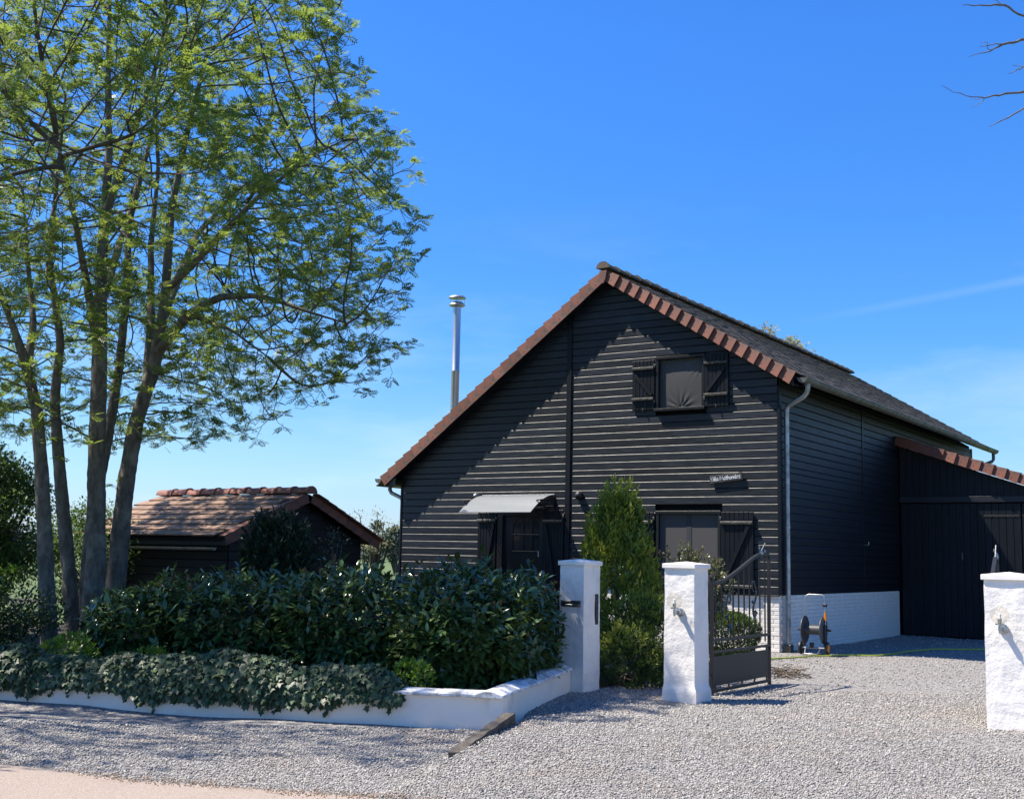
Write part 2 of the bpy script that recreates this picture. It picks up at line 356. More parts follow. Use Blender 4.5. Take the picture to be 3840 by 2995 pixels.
def ground_mat(name, c1, c2, c3, vscale, bump, big=(.3, .5, .7), c4=None):
    m = bpy.data.materials.new(name); m.use_nodes = True; n = m.node_tree.nodes; l = m.node_tree.links; b = n['Principled BSDF']
    b.inputs['Roughness'].default_value = .9; b.inputs['Specular IOR Level'].default_value = .3
    t = n.new('ShaderNodeTexCoord'); v = n.new('ShaderNodeTexVoronoi'); v.inputs['Scale'].default_value = vscale
    l.new(t.outputs['Object'], v.inputs['Vector'])
    cr = n.new('ShaderNodeValToRGB'); e = cr.color_ramp.elements; e[0].color = (*c1, 1); e[1].color = (*c3, 1); x = e.new(.5); x.color = (*c2, 1)
    sp = n.new('ShaderNodeSeparateColor'); l.new(v.outputs['Color'], sp.inputs[0]); l.new(sp.outputs[0], cr.inputs[0])
    last = cr.outputs[0]
    if c4:
        nz_ = n.new('ShaderNodeTexNoise'); nz_.inputs['Scale'].default_value = big[0]; nz_.inputs['Detail'].default_value = 5
        l.new(t.outputs['Object'], nz_.inputs['Vector']); mr = n.new('ShaderNodeMapRange'); mr.inputs[1].default_value = big[1]; mr.inputs[2].default_value = big[2]
        l.new(nz_.outputs[0], mr.inputs[0]); mx = n.new('ShaderNodeMixRGB'); l.new(mr.outputs[0], mx.inputs[0]); l.new(last, mx.inputs[1]); mx.inputs[2].default_value = (*c4, 1); last = mx.outputs[0]
    l.new(last, b.inputs['Base Color'])
    bn = n.new('ShaderNodeBump'); bn.inputs['Strength'].default_value = bump; bn.inputs['Distance'].default_value = .012
    l.new(v.outputs['Distance'], bn.inputs['Height']); bn.invert = True; l.new(bn.outputs[0], b.inputs['Normal'])
    return m
gravel_m = ground_mat('gravel', (.13, .123, .115), (.22, .208, .195), (.33, .31, .29), 42, .9, (.6, .58, .75), (.20, .165, .14))
road_m = ground_mat('pinkish_chip_road', (.25, .195, .155), (.31, .25, .205), (.37, .305, .255), 110, .35, (1.2, .55, .8), (.28, .22, .18))
field_m = M('grass_field', (.085, .13, .025), .95, (.11, .14, .04), .02, (1, 1, 1), .35, .65, col3=(.06, .11, .02), scale3=.006, lo3=.45, hi3=.6)
hill_m = M('haze_blue_hill', (.10, .15, .20), .95, (.13, .18, .22), .004)  # haze of the distance is put into this bluish base colour
lawn_m = M('lawn', (.06, .10, .02), .95, (.09, .12, .03), 2.5, bump=.6, bscale=60)

# ------------------------------------------------------------------ ground
def sstep(a, b, t):
    t = min(1, max(0, (t-a)/(b-a))); return t*t*(3-2*t)
WL = Vector((-.05, 11.75)); WR = Vector((.78, 14.85))        # corner of the low wall, and where it meets the letterbox pillar
def left_of_drive(x, y):                                     # 1 on the verge strip in front of the low wall
    xs = -.40 + (y-10.4)*.33
    return sstep(.06, -.06, x-xs)*sstep(12.9, 12.3, y)
def gz(x, y):
    z = -.13*sstep(12.5, 8.2, y) + .035*sstep(13.5, 11.5, y)*sstep(9.4, 10.6, y)
    z -= .075*left_of_drive(x, y)*sstep(8.6, 9.8, y)
    z -= .06*sstep(.02, .25, 8.86-.355*(x+.99)-y)
    z += .012*math.sin(x*2.1+y*.7)*math.sin(y*1.3-x*.4) + .006*math.sin(5*x+1)*math.sin(4.3*y)
    return z
def grid(name, x0, x1, y0, y1, step, zf, mat, keep=None):
    nx = int((x1-x0)/step)+1; ny = int((y1-y0)/step)+1
    xs = np.linspace(x0, x1, nx); ys = np.linspace(y0, y1, ny)
    V = [(x, y, zf(x, y)) for y in ys for x in xs]; F = []
    for j in range(ny-1):
        for i in range(nx-1):
            if keep is None or keep((xs[i]+xs[i+1])/2, (ys[j]+ys[j+1])/2):
                F.append((j*nx+i, j*nx+i+1, (j+1)*nx+i+1, (j+1)*nx+i))
    me = bpy.data.meshes.new(name); me.from_pydata(V, [], F); me.materials.append(mat)
    me.polygons.foreach_set('use_smooth', [True]*len(F))
    return link(name, me)
def road_edge(x): return 8.86 - .355*(x+.99)
tag(grid('gravel_drive', -9, 13, 6.0, 33, .16, gz, gravel_m), kind='structure')
b = MB(); pts = [(-30, 4.0), (30, 4.0)]
V = []; F = []
for i in range(61):
    x = -16 + i*.6; e = road_edge(x) + .05*math.sin(x*3.1)+.03*math.sin(x*7.7+1)
    zz = gz(x, e+.02)+.006
    V += [(x, e, zz), (x, e-.25, zz+.012), (x, e-5.2, zz-.03)]
for i in range(60):
    for k in range(2): F.append((i*3+k, i*3+k+1, i*3+4+k, i*3+3+k))
me = bpy.data.meshes.new('road'); me.from_pydata(V, [], F); me.materials.append(road_m); tag(link('road', me), kind='structure')
# field out to the horizon, garden soil behind the wall, far hills
b = MB(); S = 4200
b.add([(-S, -60, -.45), (S, -60, -.45), (S, S*1.6, -.45), (-S, S*1.6, -.45)], [(0, 1, 2, 3)])
tag(b.build('grass_field', field_m), kind='structure')
V = []; F = []; n = 60
for i in range(n+1):
    x = -2600 + 5200*i/n; h = 40+28*math.sin(i*.55)+16*math.sin(i*1.31+2)
    V += [(x, 2500+200*math.sin(i*.3), -1), (x, 2900+200*math.sin(i*.3), h), (x, 3600, -1)]
for i in range(n):
    for k in range(2): F.append((i*3+k, i*3+3+k, i*3+4+k, i*3+1+k))
me = bpy.data.meshes.new('distant_hills'); me.from_pydata(V, [], F); me.materials.append(hill_m); tag(link('distant_hills', me), kind='structure')
V = [(-30, 17.9, .06), (-5.5, 12.98, .10), (-.15, 12.0, .12), (.6, 14.7, .12), (1.15, 15.3, .05), (2.05, 17.2, .05), (2.3, 20, .05), (3.6, 21.8, .05), (3.6, 34, .05), (-30, 40, .02)]
me = bpy.data.meshes.new('garden_soil'); me.from_pydata(V, [], [tuple(range(len(V)))]); me.materials.append(soil); tag(link('garden_soil', me), kind='structure')
V = [(-45, 24, .10), (-9, 24.5, .10), (-5, 27, .10), (3, 30, .09), (3, 75, -.3), (-60, 90, -.4)]
me = bpy.data.meshes.new('lawn'); me.from_pydata(V, [], [tuple(range(len(V)))]); me.materials.append(lawn_m); tag(link('lawn', me), kind='structure')

# ------------------------------------------------------------------ house frame
HC = Vector((4.908, 21.861, 0)); HR = math.atan2(-.55724, .83035)
XD = Vector((.83035, -.55724, 0)); YD = Vector((.55724, .83035, 0))
def hw(u, y, z=0): return HC + XD*u + YD*y + Vector((0, 0, z))
H = empty('timber_house', HC, HR, 'black timber clad barn house with red verge tiles and a tall gable facing the drive', 'house')
WID = 8.78; DEP = 14.8; AP = -3.55; ZR = 7.38; SR = .603; SL = .727
def ztop(u): return ZR - SR*(u-AP) if u > AP else ZR + SL*(u-AP)
def zwall(u): return ztop(u) - .20
def u_at(z):                                                 # wall outline at height z
    zz = z+.20
    return (AP-(ZR-zz)/SL, AP+(ZR-zz)/SR)
# solid core of the walls (front gable, sides, rear) behind the boards
b = MB()
outl = [(-WID+.01, 0), (-.01, 0), (-.01, zwall(-.01)-.03), (AP, ZR-.24), (-WID+.01, zwall(-WID)-.03)]
b.prism(outl, (.07, DEP-.05)); b.build('wall_core', core, H)
# row heights measured off the wall
rows = []
z = 1.025
low = [1.025] + [3.265-.1493*k for k in range(14, -1, -1)]
up = [3.265, 3.375] + [3.375+.1465*k for k in range(1, 29)]
zs = sorted(set([round(q, 4) for q in low+up]))
open_f = [(-2.50, -1.42, 4.46, 5.57), (-2.50, -1.10, .88, 2.56), (-6.20, -5.02, 0, 2.62)]
POST = (-4.53, -4.42)
def board_poly(b, u0, u1, z0, z1, clip):
    """one board: face at y=-.030, chamfers into a V joint at top and bottom, ends cut to the roof line"""
    prof = [(0, z0), (-.017, z0), (-.030, z0+.011), (-.030, z1-.0095), (-.0230, z1), (0, z1)]
    A = []; B = []
    for y, zz in prof:
        l, r = u_at(zz) if clip else (-99, 99)
        A.append((max(u0, l), y, zz)); B.append((min(u1, r), y, zz))
    if A[0][0] >= B[0][0]-.02: return False
    for i in range(len(A)):
        if A[i][0] > B[i][0]: mid = (A[i][0]+B[i][0])/2; A[i] = (mid, *A[i][1:]); B[i] = (mid, *B[i][1:])
    n = len(prof)
    b.add(A+B, [tuple(range(n-1, -1, -1)), tuple(range(n, 2*n))] + [(i, (i+1) % n, (i+1) % n+n, i+n) for i in range(n)])
    return True
for z0, z1 in zip(zs[:-1], zs[1:]):
    if z1-z0 < .03: continue
    for (s0, s1) in ((-WID, POST[0]), (POST[1], -.012)):
        segs = [(s0, s1)]
        for (a, c, zb, zt) in open_f:
            if z0 < zt-.01 and z1 > zb+.01:
                ns = []
                for (p, q) in segs:
                    if c <= p or a >= q: ns.append((p, q)); continue
                    if a > p+.03: ns.append((p, a))
                    if c < q-.03: ns.append((c, q))
                segs = ns
        cut = []
        for (p, q) in segs:
            if q-p > 3.0 and random.random() < .55:
                m_ = p+(q-p)*random.uniform(.25, .75); cut += [(p, m_-.001), (m_+.0015, q)]
            else: cut.append((p, q))
        for (p, q) in cut:
            bb = MB()
            if board_poly(bb, p, q, z0+.0015, z1-.0015, z1 > 2.9): bb.build('board', black, H)
def zr2(z): return z
# wall below the boards on the left, behind the hedge
b = MB(); b.box((-WID, .0, 0), (-2.72, .06, 1.02)); b.build('plinth', mortar, H)
b = MB(); b.prism([(-4.53, .95), (-4.42, .95), (-4.42, zwall(-4.42)-.01), (-4.53, zwall(-4.53)-.01)], (-.055, .0)); b.build('cover_strip', black_v, H)
b = MB(); b.box((-.012, -.045, 1.02), (.045, .02, 4.84), .004); b.build('corner_board', black_v, H)
b = MB(); b.box((-WID-.04, -.045, .0), (-WID+.01, .02, 3.14), .004); b.build('corner_board', black_v, H)
# side wall boards
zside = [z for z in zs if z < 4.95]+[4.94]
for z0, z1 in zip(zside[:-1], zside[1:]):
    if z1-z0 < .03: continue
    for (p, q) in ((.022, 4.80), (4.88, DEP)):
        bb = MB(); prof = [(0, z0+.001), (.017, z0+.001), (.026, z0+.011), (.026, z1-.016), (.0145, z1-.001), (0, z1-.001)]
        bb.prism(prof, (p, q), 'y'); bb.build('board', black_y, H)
b = MB(); b.box((0, 4.80, 1.02), (.04, 4.88, 4.95), .004); b.build('cover_strip', black_v, H)
b = MB(); b.box((-.02, DEP-.02, 0), (.045, DEP+.06, 4.95), .004); b.build('corner_board', black_v, H)
# white brick plinth: every brick its own piece
b = MB(); b.box((-2.72, -.002, -.15), (-.006, .06, 1.02)); b.box((-.06, .06, -.15), (-.006, 7.5, 1.015)); b.build('plinth', mortar, H)
def brick_mesh(w):
    q = MB(); q.box((0, 0, 0), (w, .02, .062), .004); return q.mesh('brick', brick_m)
bm_full, bm_half, bm_end = brick_mesh(.215), brick_mesh(.105), brick_mesh(.105)
nb = 0; rest = MB()
for c in range(14):
    zc = .012 + c*.0725; u = -.008
    first = True; odd = c % 2
    while u > -2.70:
        w = .105 if (first and odd) else .215
        o = link('brick', bm_half if w < .2 else bm_full, H, (u-w, -.010-random.uniform(0, .004), zc)); nb += 1; first = False
        u -= w+.0115
for yi in range(34):
    for c in range(14):
        zc = .012+c*.0725; y0 = .05+yi*.2265+(.113 if c % 2 else 0)
        if y0+.215 > 7.5: continue
        if nb < 298:
            link('brick', bm_full, H, (.012+random.uniform(0, .003), y0, zc), (0, 0, PI/2)); nb += 1
        else: rest.box((-.004, y0, zc), (.011+random.uniform(0, .003), y0+.215, zc+.062), .003)
tag(rest.build('brickwork', brick_m, H), kind='stuff')
b = MB(); b.box((-2.7, -.05, .985), (-2.45, 0, 1.02), .004); b.box((-1.1, -.05, 1.0), (0.0, 0, 1.022), .003); b.build('drip_board', black, H)

# ---- roof
b = MB()
for s, ue in ((SR, .46), (-SL, -9.22)):
    if s > 0: poly = [(AP, ZR-.03), (ue, ztop(ue)-.03), (ue, ztop(ue)-.075), (AP, ZR-.075)]
    else: poly = [(AP, ZR-.03), (AP, ZR-.075), (ue, ztop(ue)-.075), (ue, ztop(ue)-.03)]
    b.prism(poly, (-.265, 15.2))
b.build('roof_deck', core, H)
b = MB()                                                     # barge boards and eaves boxing
for ue in (.40, -9.12):
    a0, a1 = (AP, ue); poly = [(a0, ztop(a0)-.225), (a1, ztop(a1)-.225), (a1, ztop(a1)-.08), (a0, ztop(a0)-.08)]
    b2 = MB(); b2.prism(poly if ue > AP else poly[::-1], (-.272, -.245)); b2.build('barge_board', black, H)
    poly = [(a0, ztop(a0)-.20), (a1, ztop(a1)-.20), (a1, ztop(a1)-.18), (a0, ztop(a0)-.18)]
    b2 = MB(); b2.prism(poly if ue > AP else poly[::-1], (-.244, -.02)); b2.build('soffit', black, H)
b = MB(); b.prism([(-9.14, 3.13), (-WID-.03, 3.13), (-WID-.03, zwall(-WID)), (-9.14, ztop(-9.14)-.19)], (-.25, -.2)); b.build('eaves_panel', black, H)
b = MB(); b.box((-9.14, -.2, 3.11), (-WID, DEP, 3.135)); b.build('soffit', black, H)
# roof tiles, right slope; the nearest 300 singly
al = math.atan(SR); gauge = .265; ncourse = 17; tw = .25
def tile_box(q, w, l, t):
    q.box((0, 0, 0), (l, w-.006, t), .004)
tms = []
for k in range(3):
    q = MB(); q.box((0, 0, 0), (.335, tw-.004-.002*k, .030), .005); tms.append(q.mesh('roof_tile', tile))
cs, sn = math.cos(al), math.sin(al)
slots = []
for c in range(ncourse):
    s0 = .06 + c*gauge
    for j in range(62):
        y = -.16 + (tw/2 if c % 2 else 0) + j*tw
        if y+tw > 15.2: continue
        d = (hw(AP+s0*cs, y, ztop(AP+s0*cs))-Vector((0, 0, 1.6))).length
        slots.append((d, c, s0, y))
slots.sort(); bigtile = MB()
for i, (d, c, s0, y) in enumerate(slots):
    u = AP+s0*cs; zt = ZR - s0*sn - .005
    tilt = al - .075 + random.uniform(-.006, .006); yr = random.uniform(-.004, .004); lift = random.uniform(0, .006)
    if i < 298:
        link('roof_tile', random.choice(tms), H, (u, y+yr, zt+lift), (0, tilt, 0))
    else:
        m_ = Matrix.Translation((u, y+yr, zt+lift)) @ Matrix.Rotation(tilt, 4, 'Y')
        q = [m_ @ Vector(p) for p in [(0, 0, 0), (.335, 0, 0), (0, tw-.006, 0), (.335, tw-.006, 0), (0, 0, .03), (.335, 0, .03), (0, tw-.006, .03), (.335, tw-.006, .03)]]
        bigtile.add(q, [(0, 2, 3, 1), (4, 5, 7, 6), (0, 1, 5, 4), (2, 6, 7, 3), (0, 4, 6, 2), (1, 3, 7, 5)])
tag(bigtile.build('tile_courses', tile, H), kind='stuff')
b = MB(); al2 = math.atan(SL)
for c in range(27):                                          # courses of the far slope
    s0 = .05+c*.265; u = AP-s0*math.cos(al2); zt = ZR-s0*math.sin(al2)
    m_ = Matrix.Translation((u, -.15, zt)) @ Matrix.Rotation(-(al2-.05), 4, 'Y')
    q = [m_ @ Vector(p) for p in [(0, 0, 0), (-.33, 0, 0), (0, 15.3, 0), (-.33, 15.3, 0), (0, 0, .02), (-.33, 0, .02), (0, 15.3, .02), (-.33, 15.3, .02)]]
    b.add(q, [(0, 1, 3, 2), (4, 6, 7, 5), (0, 4, 5, 1), (2, 3, 7, 6), (0, 2, 6, 4), (1, 5, 7, 3)])
tag(b.build('tile_courses', tile, H), kind='stuff')
# verge tiles: L-shaped, flaring outwards at the lower end, one nail head each
def verge_mesh(nails, flare):
    q = MB(); L = .315; t = .016
    # local: x down the slope, y outwards is negative, z up from the roof surface
    a = [(0, .0, -.185), (L, -flare, -.200), (L, -flare, .052), (0, .0, .022)]
    v = a + [(x, y+t, z) for x, y, z in a]
    q.add(v, [(0, 1, 2, 3), (7, 6, 5, 4), (0, 4, 5, 1), (1, 5, 6, 2), (2, 6, 7, 3), (3, 7, 4, 0)])
    c = [(0, .004, .022), (L, -flare, .052), (L, .17, .052), (0, .17, .022)]
    v = c + [(x, y, z-.016) for x, y, z in c]
    q.add(v, [(0, 1, 2, 3), (7, 6, 5, 4), (0, 4, 5, 1), (1, 5, 6, 2), (2, 6, 7, 3), (3, 7, 4, 0)])
    q.cur = 1
    for (nx, nz_) in nails:
        yy = -flare*nx/L-.002
        q.lathe([(.009, yy), (.009, yy-.003)], 6, (nx, 0, nz_), 'y')
    return q.mesh('verge_tile', [terra, naild])
vR = verge_mesh([(.17, -.12)], .060); vL = verge_mesh([(.11, -.09), (.22, -.13)], .030)
for k in range(17):
    s0 = .10+k*.265; u = AP+s0*cs
    o = link('verge_tile', vR, H, (u, -.275, ZR-s0*sn+.006), (random.uniform(-.03, .03), al+.0, random.uniform(-.01, .01)))
cL, sL_ = math.cos(al2), math.sin(al2)
# mirrored mesh for the left slope
vLm = vL.copy(); vLm.transform(Matrix.Scale(-1, 4, (1, 0, 0))); vLm.flip_normals()
for k in range(26):
    s0 = .10+k*.2625; u = AP-s0*cL
    link('verge_tile', vLm, H, (u, -.275, ZR-s0*sL_+.006), (random.uniform(-.02, .02), -al2, random.uniform(-.01, .01)))
b = MB(); b.prism([(AP-.085, ZR-.02), (AP-.055, ZR-.20), (AP, ZR-.285), (AP+.055, ZR-.20), (AP+.085, ZR-.02)][::-1], (-.335, -.30)); b.build('finial_tile', terra, H)
# ridge tiles: tapered half rounds, wide end over narrow end
def ridge_mesh(mat, closed):
    q = MB(); n = 10; L = .49
    for (y, r) in ((0, .150), (.05, .146), (.055, .132), (L, .118)):
        for k in range(n+1):
            t = PI*k/n; q.v.append((r*math.cos(t)*1.02, y, r*math.sin(t)*.93))
    for i in range(3):
        for k in range(n): q.f.append((i*(n+1)+k, i*(n+1)+k+1, (i+1)*(n+1)+k+1, (i+1)*(n+1)+k)); q.m.append(0)
    q.f.append(tuple(range(n, -1, -1))); q.m.append(0)
    q.f.append(tuple(3*(n+1)+k for k in range(n+1))); q.m.append(0)
    return q.mesh('ridge_tile', mat, True)
rdg = ridge_mesh(ridge_m, False)
for k in range(34):
    link('ridge_tile', rdg, H, (AP+random.uniform(-.006, .006), -.33+k*.455, ZR+.035+random.uniform(-.006, .008)), (random.uniform(.0, .02), random.uniform(-.03, .03), random.uniform(-.015, .015)))
# gutters and downpipes
def gutter(u, z, y0, y1, name='gutter'):
    q = MB(); n = 10; r = .098; prof = [(r*math.cos(PI+PI*k/n), r*math.sin(PI+PI*k/n)) for k in range(n+1)]
    inner = [(p[0]*.93, p[1]*.93) for p in prof[::-1]]
    q.prism([(u+a, z+c) for a, c in (prof+inner)[::-1]], (y0, y1))
    q.tube([(u+r, y0, z), (u+r, y1, z)], .011, 6)
    q.prism([(u+a, z+c) for a, c in prof[::-1]], (y0, y0+.004))
    q.prism([(u+a, z+c) for a, c in prof[::-1]], (y1-.004, y1))
    for yy in np.arange(y0+1.3, y1, 1.85):
        q.prism([(u+a*1.045, z+c*1.045) for a, c in prof][::-1], (yy, yy+.03))
    return q.build(name, zinc_aged, H, True)
gutter(.555, 4.925, -.26, 15.40); gutter(-9.30, 3.28, -.26, 15.3)
b = MB(); b.tube([(.555, .02, 4.84), (.555, .02, 4.74), (.53, .03, 4.68), (.47, .06, 4.62), (.18, .13, 4.49), (.12, .145, 4.45), (.10, .15, 4.39), (.10, .15, 3.9)], .046, 12)
b.lathe([(.062, 0), (.058, .07)], 12, (.545, .02, 4.81)); b.lathe([(.05, 0), (.05, .05)], 12, (.10, .15, 4.36))
b.tube([(.10, .15, 3.9), (.10, .15, 2.25)], .045, 12); b.lathe([(.051, 0), (.051, .06)], 12, (.10, .15, 2.22)); b.lathe([(.05, 0), (.05, .03)], 12, (.10, .15, 3.72))
b.tube([(.10, .15, 2.25), (.10, .15, .14)], .047, 12)
b.build('downpipe', zinc, H, True)
b = MB(); b.tube([(.555, 15.15, 4.84), (.555, 15.15, 4.66), (.52, 15.12, 4.60), (.12, 14.9, 4.42), (.09, 14.88, 4.34), (.09, 14.88, .1)], .046, 10); b.build('downpipe', zinc_aged, H, True)
b = MB(); b.box((.03, .07, 0), (.17, .23, .15), .01); b.build('downpipe_shoe', slot_m, H)
b = MB(); b.tube([(-9.25, .1, 3.22), (-9.25, .1, 3.05), (-9.2, .1, 2.98), (-8.92, .1, 2.87), (-8.86, .1, 2.78), (-8.86, .1, .1)], .045, 10); b.build('downpipe', zinc, H, True)
# steel flue with its cowl on the hidden slope
FU, FY = -8.02, .80
b = MB(); b.lathe([(.094, 3.9), (.094, 5.75), (.098, 5.76), (.098, 5.79), (.092, 5.80), (.092, 7.28)], 24, (FU, FY, 0)); b.lathe([(.098, 5.0), (.098, 5.03)], 24, (FU, FY, 0))
fl = b.build('flue_pipe', steel, H, True)
b = MB(); b.lathe([(.098, 7.26), (.19, 7.30), (.19, 7.31), (.12, 7.38), (.10, 7.38)], 24, (FU, FY, 0)); b.lathe([(.19, 7.47), (.205, 7.475), (.17, 7.515), (.02, 7.545)], 24, (FU, FY, 0))
for k in range(4):
    t = PI/4+k*PI/2; b.tube([(FU+.165*math.cos(t), FY+.165*math.sin(t), 7.30), (FU+.165*math.cos(t), FY+.165*math.sin(t), 7.48)], .006, 5)
b.build('cowl', steel, fl, True)

# ---- windows, shutters, door
def shutter(u0, u1, z0, z1, nb_, battens, brace, parent=H, y=-.075):
    o = MB(); o.box((u0, y+.020, z0), (u1, y+.024, z1)); sh = o.build('shutter', core, parent)
    w = (u1-u0)/nb_
    for k in range(nb_):
        q = MB(); q.box((u0+k*w+.003, y, z0), (u0+(k+1)*w-.003, y+.02, z1), .005); q.build('plank', black_v, sh)
    for zb in battens:
        q = MB(); q.box((u0+.004, y-.045, zb), (u1-.004, y-.001, zb+.055), .007); q.build('batten', sunlit, sh)
    if brace:
        (a, za), (c, zc) = brace; d = Vector((c-a, 0, zc-za)).normalized(); nrm = Vector((-d.z, 0, d.x))*.035
        q = MB(); P = [Vector((a, y-.032, za))+nrm, Vector((a, y-.032, za))-nrm, Vector((c, y-.032, zc))-nrm, Vector((c, y-.032, zc))+nrm]
        q.add(P+[p+Vector((0, .031, 0)) for p in P], [(0, 1, 2, 3), (7, 6, 5, 4), (0, 4, 5, 1), (1, 5, 6, 2), (2, 6, 7, 3), (3, 7, 4, 0)]); q.build('brace', black_v, sh)
    q = MB()
    for (hx, hz) in ((u0 if brace and brace[0][0] > brace[1][0] else u1, z1-.12), (u0 if brace and brace[0][0] > brace[1][0] else u1, z0+.16)):
        q.box((hx-.018, y-.012, hz-.03), (hx+.018, y+.005, hz+.03), .004)
    q.box(((u0+u1)/2-.012, y-.02, z0-.02), ((u0+u1)/2+.012, y+.0, z0+.03), .004)
    q.build('hinge', slot_m, sh)
    return sh
def window(name, u0, u1, z0, z1, fw=.055, yo=-.075):
    q = MB()
    q.box((u0, yo, z0+fw+.001), (u0+fw, .05, z1-fw-.001), .004); q.box((u1-fw, yo, z0+fw+.001), (u1, .05, z1-fw-.001), .004)
    q.box((u0-.01, yo-.01, z1-fw), (u1+.01, .05, z1), .004)
    q.box((u0-.02, yo-.05, z0), (u1+.02, .05, z0+fw), .004)
    return q.build(name, frame_m, H)
w1 = window('window', -2.48, -1.45, 4.47, 5.55)
V = []; F = []; nu, nz_ = 44, 44; cpts = [((.0, .98), 1.0, .05), ((1.0, .96), 1.0, .06), ((.48, .0), 1.0, .10)]
for j in range(nz_+1):
    for i in range(nu+1):
        a, c = i/nu, j/nz_; y = .008
        for (px, pz), g, w in cpts:
            dx, dz = a-px, (c-pz); rr = math.hypot(dx, dz); th = math.atan2(dz, dx)
            y += -.016*math.cos(th*(13 if pz < .5 else 19)+.6)*math.exp(-(rr/.24)**2)*min(1, rr/.05)
        for kk, xx in ((0, .28), (1, .62)): y += -.006*math.exp(-((a-xx)/.02)**2)*math.exp(-((c-1)/.25)**2)
        y -= .02*(1-(2*a-1)**2)*(1-(2*c-1)**2)
        V.append((-2.425+a*.92, y, 4.525+c*.97))
for j in range(nz_):
    for i in range(nu): F.append((j*(nu+1)+i, j*(nu+1)+i+1, (j+1)*(nu+1)+i+1, (j+1)*(nu+1)+i))
me = bpy.data.meshes.new('cloth'); me.from_pydata(V, [], F); me.materials.append(fabric); me.polygons.foreach_set('use_smooth', [True]*len(F)); link('cloth', me, w1)
shutter(-3.0, -2.51, 4.52, 5.50, 6, (4.70, 5.31), ((-2.93, 5.22), (-2.56, 4.80)))
shutter(-1.45, -.955, 4.52, 5.53, 6, (4.71, 5.325), ((-1.03, 5.25), (-1.40, 4.80)))
w2 = window('window', -2.46, -1.125, .90, 2.545)
b = MB(); b.box((-2.405, -.006, .955), (-1.18, .0, 2.49)); b.build('screen', screen, w2)
b = MB(); b.box((-1.84, -.012, .957), (-1.74, -.007, 2.488)); b.build('mullion', screen_d, w2)
b = MB(); b.box((-2.5, -.16, .885), (-1.09, -.051, .925), .005); b.build('sill', sunlit, w2)
shutter(-1.12, -.47, 1.02, 2.52, 7, (1.125, 2.29), ((-.56, 2.26), (-1.06, 1.22)))
shutter(-3.12, -2.51, 1.02, 2.52, 7, (1.125, 2.30), ((-3.06, 2.26), (-2.58, 1.22)))
# door under the canopy
D = MB(); D.box((-6.18, -.06, .02), (-6.05, .04, 2.60), .004); D.box((-5.12, -.06, .02), (-5.04, .04, 2.60), .004); D.box((-6.05, -.06, 2.46), (-5.12, .04, 2.60), .004)
D.build('door_frame', frame_m, H)
D = MB(); D.box((-6.05, .0, .04), (-5.82, .045, 2.46)); D.box((-5.16, .0, .04), (-5.12, .045, 2.46)); D.box((-5.82, .0, .04), (-5.16, .045, 1.70)); D.box((-5.82, .0, 2.40), (-5.16, .045, 2.46))
for x in (-5.585, -5.37): D.box((x-.035, -.001, 1.70), (x+.035, .045, 2.40))
D.box((-5.82, -.004, 2.045), (-5.16, .044, 2.08), .004); D.box((-5.82, -.012, 1.70), (-5.16, .0, 1.735), .004)
for k in range(8):                                           # arched heads of the outer panes
    a0, a1 = k/8, (k+1)/8
    for (x0, sgn) in ((-5.82, 1), (-5.16, -1)):
        xa, xb = x0+sgn*.2*a0, x0+sgn*.2*a1; h = .12*(1-math.sin(PI/2*(a0+a1)/2))
        D.box((min(xa, xb), -.0005, 2.40-h), (max(xa, xb), .044, 2.401))
dr = D.build('door', frame_m, H)
for x0, x1 in ((-5.82, -5.62), (-5.55, -5.405), (-5.335, -5.16)):
    for z0, z1 in ((1.735, 2.045), (2.08, 2.40)):
        q = MB(); q.box((x0, .018, z0), (x1, .024, z1)); q.build('pane', doorglass, dr)
q = MB(); q.tube([(-5.14, -.06, 1.62), (-5.14, -.06, 1.74)], .012, 8); q.box((-5.15, -.06, 1.66), (-5.13, .0, 1.69)); q.build('handle', zinc, dr, True)
shutter(-6.67, -6.20, .08, 2.52, 6, (.40, 2.325), ((-6.62, .45), (-6.25, 2.30)))
shutter(-5.03, -4.55, .08, 2.57, 7, (.40, 2.315), ((-4.97, 2.28), (-4.62, .46)))
b = MB(); b.box((-5.30, -.13, 2.585), (-4.98, -.03, 2.64), .006); b.build('lintel_box', sunlit, H)
# curved canopy
n = 14; top = []
for k in range(n+1):
    t = k/n*PI/2; sq = k/n; top.append((-.02-.86*sq, 2.50+.385*(1-sq**1.75)))
pol = [(y, z) for y, z in top] + [(y+.004*0, z-.006) for y, z in top[::-1]]
q = MB(); q.prism(pol[::-1], (-6.58, -4.82), 'x'); cn = q.build('door_canopy', canopy_m, H, True)
q = MB()
for x in (-6.57, -5.70, -4.83):
    q.tube([(x, y, z-.012) for y, z in top], .008, 6)
q.tube([(-6.58, -.88, 2.495), (-4.82, -.88, 2.495)], .010, 6); q.tube([(-6.6, -.03, 2.885), (-4.8, -.03, 2.885)], .012, 6)
q.build('canopy_rib', alu, cn, True)
for x in (-4.80, -6.60):
    q = MB(); q.box((x-.012, -.06, 2.42), (x+.012, -.03, 2.88)); q.tube([(x, -.05, 2.82), (x, -.70, 2.74)], .012, 6); q.tube([(x, -.05, 2.48), (x, -.25, 2.56), (x, -.70, 2.73)], .012, 6)
    for k in range(4):
        cx = -.14-k*.13; r = .055-.006*k
        q.tube([(x, cx+r*math.cos(t), 2.715+r*math.sin(t)*.8) for t in np.linspace(0, 2*PI, 11)], .008, 5)
    q.build('bracket', gate_m, cn, True)
for (x, zc, r, mt) in ((-4.19, 2.86, .085, plastic_dk), (-6.72, 2.88, .055, zinc)):
    q = MB(); q.lathe([(r, -.03), (r, -.09), (r*.92, -.12), (r*.55, -.15), (r*.1, -.16)][::-1], 18, (x, 0, zc), 'y'); q.build('bulkhead_lamp', mt, H, True)
